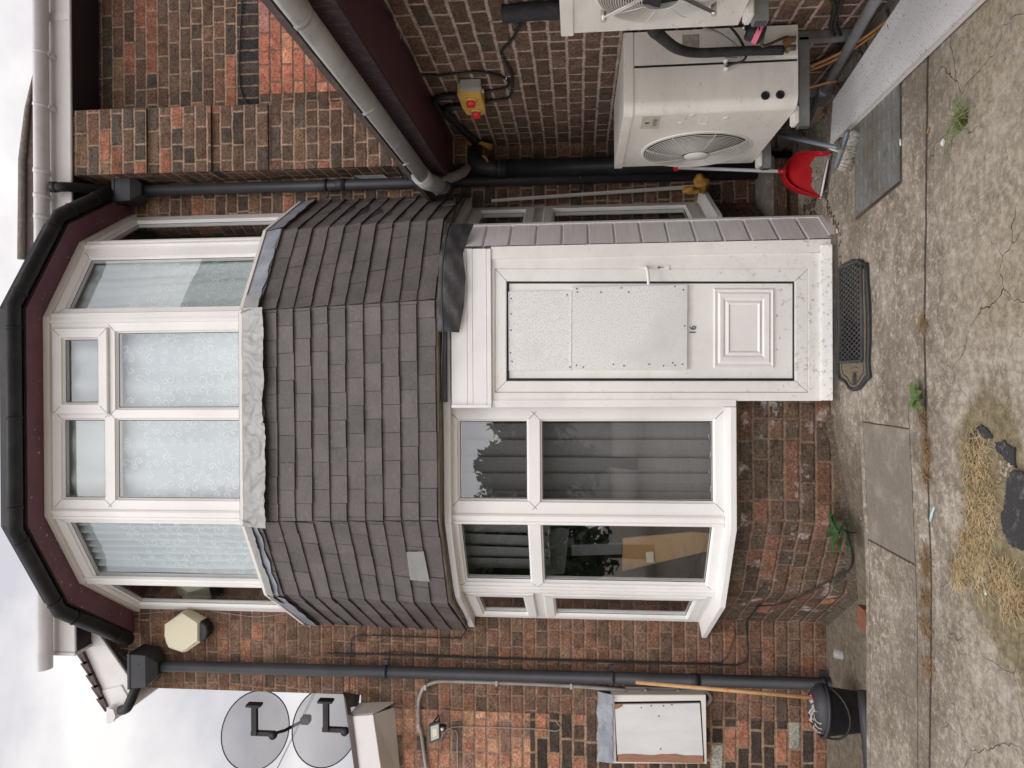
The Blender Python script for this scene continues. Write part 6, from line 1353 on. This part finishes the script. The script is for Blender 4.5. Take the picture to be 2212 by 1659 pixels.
# ================================================================== PLANTS
def leaf(mb, p, d, L, wd, droop=.4):
    d = Vector(d).normalized(); s = d.cross(Vector((0, 0, 1))).normalized(); prev = None
    for k in range(7):
        t = k/6; c = Vector(p) + d*L*t + Vector((0, 0, -droop*L*t*t + .25*L*t)); w_ = wd*math.sin(math.pi*min(.98, t*.9+.06))**.8; row = [c-s*w_+Vector((0, 0, w_*.35)), c, c+s*w_+Vector((0, 0, w_*.35))]
        if prev: mb.face([prev[0], prev[1], row[1], row[0]], smooth=True); mb.face([prev[1], prev[2], row[2], row[1]], smooth=True)
        prev = row
def weed(label, p, n, L, wd, M, h=.05, name='weed', seed=1):
    rnd = random.Random(seed); t = thing(name, label, 'weed', p); st = MB()
    lfm = MB()
    for k in range(n):
        a = 2.4*k+rnd.uniform(-.3, .3); st_ = Vector(p)+Vector((math.cos(a)*.012, math.sin(a)*.012, h*rnd.uniform(.4, 1))); st.tube([Vector(p), st_], .003, 5); leaf(lfm, st_, (math.cos(a), math.sin(a), .3), L*rnd.uniform(.7, 1.1), wd*rnd.uniform(.8, 1.1), .35)
    st.build('stem', M, t); lfm.build('leaves', M, t)
weed('dark green leafy weed at the foot of the bay base', Vector((-.86, 4.20, gz(-.86, 4.2)+.02)), 11, .13, .028, M_LEAFD, .10, seed=2)
weed('bright green weed growing in the long concrete joint', G(1993, 858), 8, .062, .017, M_LEAF, .03, seed=5)
gt = MB(); p = G(2085, 258)
for k in range(70):
    a = random.uniform(0, 6.28); L = random.uniform(.03, .12); d = Vector((math.cos(a), math.sin(a), 0)); b = p+Vector((random.uniform(-.03, .03), random.uniform(-.02, .02), 0)); gt.tube([b, b+d*L*.4+Vector((0, 0, L*.45)), b+d*L+Vector((0, 0, L*.25))], [.0016, .0013, .0004], 4)
tag(gt.build('grass_tuft', M_GRASS), 'green grass tuft growing from the crack at the right', 'grass tuft')
def strawpile(name, label, spots, M, n, Lr=(.03, .08), seed=0, cat='dry grass'):
    rnd = random.Random(seed); m_ = MB()
    for k in range(n):
        x, y, r = rnd.choice(spots); a, q = rnd.uniform(0, 6.28), math.sqrt(rnd.random())*r; b = G(x+q*math.cos(a)*.55, y+q*math.sin(a)); a = rnd.uniform(0, 6.28); L = rnd.uniform(*Lr); d = Vector((math.cos(a), math.sin(a), 0)); hh = rnd.uniform(0, .018)
        m_.tube([b+Vector((0, 0, .001+hh*.4)), b+d*L*.5+Vector((rnd.uniform(-.008, .008), 0, hh)), b+d*L+Vector((0, 0, .002))], [.0010, .0010, .0004], 3)
    return tag(m_.build(name, M), label, cat, kind='stuff')
strawpile('dry_grass', 'mat of straw coloured dead grass on the mossy soil patch', [(2110, 985, 45), (2120, 1060, 60), (2125, 1130, 55), (2105, 1180, 50), (2125, 1235, 50), (2170, 1250, 40), (2190, 1290, 40), (2075, 1240, 22)], M_STRAW, 2600, seed=1)
strawpile('dry_grass', 'wisps of dead grass and roots along the long concrete joint', [(1996, 905, 12), (2002, 960, 16), (2005, 990, 12), (2003, 1030, 12), (2002, 1205, 22), (2002, 1230, 18), (2003, 1290, 20), (2003, 1350, 20), (2008, 1440, 22), (1998, 700, 12)], M_STRAWB, 900, (.02, .06), 2)
pb_ = MB(); rnd = random.Random(8)
for k in range(70):
    x, y = rnd.choice([(2175, 1010), (2172, 1030), (2085, 1100), (2090, 1150), (2100, 1200), (2120, 1100)]); p = G(x+rnd.uniform(-14, 14), y+rnd.uniform(-22, 22)); s = rnd.uniform(.003, .008); i0 = len(pb_.v)
    bmx = bmesh.new(); bmesh.ops.create_icosphere(bmx, subdivisions=1, radius=s)
    for v in bmx.verts: pb_.v.append((p.x+v.co.x*1.3, p.y+v.co.y, p.z+v.co.z*.7+s*.3))
    for f in bmx.faces: pb_.f.append([i0+v.index for v in f.verts]); pb_.uv.append(None); pb_.sm.append(True)
    bmx.free()
tag(pb_.build('pebbles', M_PEB), 'small tan pebbles scattered in the soil patch', 'pebbles', kind='stuff')
def asph(label, pts, seed):
    rnd = random.Random(seed); P_ = [G(x, y, .003) for x, y in pts]; out = []
    for i in range(len(P_)):
        a, b = P_[i], P_[(i+1) % len(P_)]
        for k in range(8): out.append(a.lerp(b, k/8)+Vector((rnd.uniform(-.007, .007), rnd.uniform(-.007, .007), 0)))
    m_ = MB(); m_.slabpoly(out, (0, 0, .005)); return tag(m_.build('asphalt_piece', M_ASPH), label, 'asphalt', 'torn asphalt scraps on the soil patch')
R35 = (3500, 1500, 2.074)
asph('largest torn sheet of black asphalt at the picture edge', rp_(*R35, [(1150, 790), (1210, 800), (1260, 830), (1260, 1450), (1180, 1430), (1120, 1400), (1070, 1300), (1055, 1200), (1075, 1080), (1090, 1000), (1110, 870)]), 1)
asph('jagged black asphalt scrap right of the pebbles', rp_(*R35, [(1010, 570), (1080, 550), (1110, 590), (1175, 620), (1160, 680), (1175, 780), (1120, 720), (1060, 660), (1010, 610)]), 2)
asph('small curved black asphalt strip at the top of the dead grass', rp_(*R35, [(850, 430), (900, 420), (970, 490), (975, 530), (930, 530), (890, 480)]), 3)
asph('thin black asphalt sliver left of the dead grass', rp_(*R35, [(800, 760), (830, 780), (835, 860), (810, 850), (795, 800)]), 4)
asph('black asphalt smear beside the curved strip', rp_(*R35, [(800, 500), (840, 460), (850, 500), (830, 560), (820, 600), (805, 560)]), 5)
fk = MB(); q = [G(x, y, .006) for x, y in rp_(*R35, [(492, 1095), (480, 1130), (470, 1160), (458, 1215)])]; fk.tube(q, [.006, .004, .007, .004], 6); tag(fk.build('plastic_cutlery', M_PBLUE), 'pale blue broken plastic fork lying in the long joint', 'litter')
fk = MB(); q = [G(x, y, .006) for x, y in rp_(2900, 1500, 1.659, [(1705, 1330), (1720, 1400), (1735, 1460)])]; fk.tube(q, [.005, .003, .007], 6); tag(fk.build('plastic_cutlery', M_PBLUE), 'pale blue plastic spoon lying beside the soil patch', 'litter')
for q, M, lb in (((1945, 530, .010, .003), M_BIRD, 'tiny white cigarette end by the manhole cover'),):
    pass
cgm = MB(); a = G(*rp_(3200, 300, 2.074, [(832, 530)])[0], .005); b = G(*rp_(3200, 300, 2.074, [(834, 585)])[0], .005); cgm.tube([a, b], .004, 8); tag(cgm.build('cigarette_end', M_BIRD), 'white cigarette end beside the near edge of the manhole cover', 'cigarette end')
cgm = MB(); a = G(*rp_(3200, 300, 2.074, [(1070, 430)])[0], .005); b = G(*rp_(3200, 300, 2.074, [(1058, 485)])[0], .005); cgm.tube([a, b], .0045, 8); tag(cgm.build('cigarette_end', M_ROT), 'brown cigarette end on bare concrete left of the grass tuft', 'cigarette end')
cgm = MB(); a = G(*rp_(3200, 300, 2.074, [(307, 1275)])[0], .005); b = G(*rp_(3200, 300, 2.074, [(309, 1310)])[0], .005); cgm.tube([a, b], .004, 8); tag(cgm.build('cigarette_end', M_BIRD), 'white cigarette end at the foot of the side cladding', 'cigarette end')
pr_ = MB(); c0 = G(*rp_(3200, 300, 2.074, [(1190, 562)])[0], .004); pr_.slabpoly([c0+Vector((-.016, .0, 0)), c0+Vector((0, .014, .004)), c0+Vector((.018, .003, 0)), c0+Vector((.004, -.014, 0))], (0, 0, .002)); tag(pr_.build('paper_scrap', M_BIRD), 'crumpled pale paper scrap on the concrete below the manhole cover', 'litter')

# ================================================================== INSIDE THE WINDOWS
def curtain(name, label, A, B, offd, z0, z1, M, waves=9, amp=.012, n=90, cat='curtain', group=None, sw=.0):
    m_ = MB(); t = (Vector(B)-Vector(A)); L = t.length; rows = []; ph = random.uniform(0, 6)
    for r in range(9):
        z = z0+(z1-z0)*r/8; row = []
        for c in range(n+1):
            u = c/n; d = amp*math.sin(u*waves*6.28+ph+.5*math.sin(u*9+ph))*(1-.25*r/8)+.004*math.sin(u*47+r); row.append(fpt(A, B, u*L+sw*r*math.sin(u*7)*.003, -offd+d, z))
        rows.append(row)
    sheet(m_, rows); return tag(m_.build(name, M), label, cat, group)
lace = [tuple(q) for q in offset_line(BAY, -.10)]
names = {1: 'white net curtain behind the left angled upper window', 2: 'white net curtain with scroll embroidery behind the front upper windows', 3: 'white net curtain behind the right angled upper window, next to the downpipe'}
def spiral(mb, F, u, z, s, rot, flip):
    pts = []; TT_ = 4.6+3.9*((u*97+z*31) % 1)
    for k in range(26):
        a = k/25*TT_; r = s*(.10+.90*k/25); pts.append((u+r*math.cos(a*flip+rot), z+r*math.sin(a*flip+rot)))
    tailx = pts[-1][0]+s*1.5*math.cos(rot+TT_*flip+1.3*flip); tailz = pts[-1][1]+s*1.5*math.sin(rot+TT_*flip+1.3*flip); pts += [((pts[-1][0]+tailx)/2+s*.2, (pts[-1][1]+tailz)/2), (tailx, tailz)]
    w_ = s*.085
    for k in range(len(pts)-1):
        (a, b), (c, d) = pts[k], pts[k+1]; l = math.hypot(c-a, d-b) or 1; nx, nz2 = -(d-b)/l*w_, (c-a)/l*w_; ww = .5+.5*math.sin(math.pi*(k+1)/len(pts))
        mb.face([F(a-nx*ww, b-nz2*ww), F(c-nx*ww, d-nz2*ww), F(c+nx*ww, d+nz2*ww), F(a+nx*ww, b+nz2*ww)])
for i in (1, 2, 3):
    A, B = lace[i], lace[i+1]; cu = curtain('net_curtain', names[i], A, B, 0, 3.42, 4.78, M_LACE, waves={1: 9, 2: 6, 3: 3}[i], amp={1: .020, 2: .015, 3: .010}[i], group='net curtains in the upper bay')
    mo = MB(); L = math.dist(A, B); rnd = random.Random(i); F = lambda u, z: fpt(A, B, u, .030, z)
    zz = 3.48; r_ = 0
    while zz < 4.40:
        u = .04+(.05 if r_ % 2 else 0)
        while u < L-.04:
            if rnd.random() < .82*(1 if zz < 4.2 else .5): spiral(mo, F, u+rnd.uniform(-.012, .012), zz+rnd.uniform(-.012, .012), rnd.uniform(.017, .027), rnd.uniform(0, 6.3), rnd.choice([-1, 1]))
            u += .066
        zz += .052; r_ += 1
    mo.build('embroidery', M_MOTIF, cu)
# vertical blinds in the lower bay
lo = [tuple(q) for q in offset_line(BAY, -.16)]
def blind(label, A, B, z0, z1, ns):
    t = thing('vertical_blind', label, 'blind', fpt(A, B, 0, 0, z0), 'grey vertical blinds in the lower bay')
    L = math.dist(A, B)
    for k in range(ns):
        m_ = MB(); u0 = L*k/ns; w_ = L/ns*1.12; dz = random.uniform(-.01, .01); tw = random.uniform(-.012, .012)
        m_.face([fpt(A, B, u0+tw, -.012, z0+dz), fpt(A, B, u0+w_*.5+tw, .006, z0+dz), fpt(A, B, u0+w_*.5, .006, z1), fpt(A, B, u0, -.012, z1)]); m_.face([fpt(A, B, u0+w_*.5+tw, .006, z0+dz), fpt(A, B, u0+w_+tw, .016, z0+dz), fpt(A, B, u0+w_, .016, z1), fpt(A, B, u0+w_*.5, .006, z1)]); m_.build('slat', M_BLIND, t)
    m_ = MB(); pp = [fpt(A, B, L*k/ns+.05, -.0, z0+.02-(.012 if k % 2 else 0)) for k in range(ns)]; m_.tube(pp, .0025, 5); m_.build('bead_chain', M_BIRD, t)
    return t
blind('grey vertical blind slats behind the front lower window', lo[2], (Vector(lo[2]).lerp(Vector(lo[3]), .62))[:], .64, 2.18, 7)
blind('short grey vertical blind behind the upper pane of the left angled lower window', lo[1], lo[2], 1.62, 2.18, 5)
cb = thing('cardboard_box', 'brown flattened cardboard box inside the left angled lower window', 'box', (-1.1, 4.9, .6))
m_ = MB(); m_.slabpoly([Wp(x, y, 4.78) for x, y in rp_(1900, 1550, 1.8433, [(1090, 1110), (1600, 1065), (1780, 1080), (1750, 1200), (1400, 1280), (1085, 1355)])], (0, .03, 0)); m_.build('flap', M_CARD, cb)
m_ = MB(); m_.slabpoly([Wp(x, y, 4.775) for x, y in rp_(1900, 1550, 1.8433, [(1260, 1215), (1315, 1210), (1320, 1290), (1265, 1290)])], (0, .003, 0)); m_.build('parcel_tape', M_CREAM, cb)
sh_ = thing('leaning_board', 'pale grey boards stood inside behind the left angled lower window', 'board', (-1.15, 4.9, 1.3))
for q in ([(500, 1060), (625, 1035), (600, 1370), (510, 1410)], [(625, 1035), (695, 1040), (660, 1370), (600, 1375)], [(710, 1160), (1080, 1150), (1085, 1230), (715, 1240)]):
    m_ = MB(); m_.slabpoly([Wp(x, y, 4.85) for x, y in rp_(1900, 1550, 1.8433, q)], (0, .02, 0)); m_.build('board', mat('grey_board', (.16, .165, .17), .6), sh_)

# ================================================================== ACROSS THE STREET (seen only as reflections)
def tree(c, R, h, seed, label):
    rnd = random.Random(seed); t = thing('tree', label, 'tree', c, 'trees across the street'); x, y, z = c
    m_ = MB(); m_.tube([(x, y, z), (x+.1, y, z+h*.4), (x, y+.1, z+h*.75)], [.16, .12, .05], 10)
    for k in range(9):
        a = k*2.4; m_.tube([(x, y, z+h*(.3+.05*k)), (x+R*.5*math.cos(a), y+R*.5*math.sin(a), z+h*(.45+.06*k))], [.05, .015], 6)
    m_.build('trunk', M_DIRT, t); cr = MB()
    cl = [(Vector((rnd.gauss(0, .42)*R, rnd.gauss(0, .42)*R, (rnd.random()**.8)*h*.62)), rnd.uniform(.25, .5)*R) for _ in range(26)]
    for k in range(6500):
        c0, r0 = rnd.choice(cl); d = Vector((rnd.gauss(0, 1), rnd.gauss(0, 1), rnd.gauss(0, 1))).normalized()*r0*rnd.random()**.4; p = Vector((x, y, z+h*.38))+c0+d; s = rnd.uniform(.09, .17); u = Vector((rnd.gauss(0, 1), rnd.gauss(0, 1), rnd.gauss(0, 1))).normalized(); v = u.orthogonal().normalized(); w_ = u.cross(v); cr.face([p-v*s, p-w_*s*.5, p+v*s, p+w_*s*.5])
    cr.build('crown', M_LEAFD, t)
tree((-2.1, -9.5, -.1), 1.4, 3.6, 3, 'bushy dark tree across the street, the nearer and taller one')
tree((-4.4, -10.5, -.1), 2.0, 3.7, 4, 'wide low dark tree across the street, the farther one')
tree((-11.0, 2.0, -.1), 2.6, 3.9, 9, 'dark garden tree out of view far to the left, enlarged to darken the lower bay pane')  # unseen tree mirrored in the left pane; crown enlarged to darken its lower part
nh = thing('neighbour_house', 'tall brick neighbour house with slate gable, out to the right of the yard', 'house', (10, 0, 0))
m_ = MB(); m_.box((9.5, -6, -.3), (15, 4.2, 7.0)); m_.slabpoly([(9.5, -6, 7.0), (9.5, 4.2, 7.0), (9.5, -.9, 10.6)], (5.5, 0, 0)); m_.build('wall', mat('far_brick', (.13, .075, .055), .9, noise=(3, 5, (.09, .055, .04), .4, .7)), nh)
m_ = MB(); m_.slabpoly([(9.2, -6.4, 6.75), (15.3, -6.4, 6.75), (15.3, -.9, 10.65), (9.2, -.9, 10.65)], (0, 0, .15)); m_.slabpoly([(9.2, 4.6, 6.75), (15.3, 4.6, 6.75), (15.3, -.9, 10.65), (9.2, -.9, 10.65)], (0, 0, .15)); m_.build('roof', M_ROOF, nh)
rowh = thing('terrace_house', 'low pale rendered shop row with slate roof across the street', 'house', (4, -24, 0))
m_ = MB(); m_.box((-6, -30, -.3), (16, -24, 2.5)); m_.build('wall', mat('far_render', (.42, .40, .38), .9, noise=(3, 5, (.3, .28, .26), .4, .7)), rowh)
m_ = MB(); m_.slabpoly([(-6.3, -23.6, 2.5), (16.3, -23.6, 2.5), (16.3, -27, 3.3), (-6.3, -27, 3.3)], (0, 0, .15)); m_.slabpoly([(-6.3, -30.4, 2.5), (16.3, -30.4, 2.5), (16.3, -27, 3.3), (-6.3, -27, 3.3)], (0, 0, .15)); m_.build('roof', M_ROOF, rowh)
for k in range(4):
    for z_ in (.9,):
        m_ = MB(); m_.box((-1+4*k, -24.0, z_), (.3+4*k, -23.95, z_+1.2)); wn_ = m_.build('window', M_PVC, rowh); g = MB(); g.face([(-.9+4*k, -23.94, z_+.1), (.2+4*k, -23.94, z_+.1), (.2+4*k, -23.94, z_+1.1), (-.9+4*k, -23.94, z_+1.1)]); g.build('glass_pane', M_DKM, wn_)
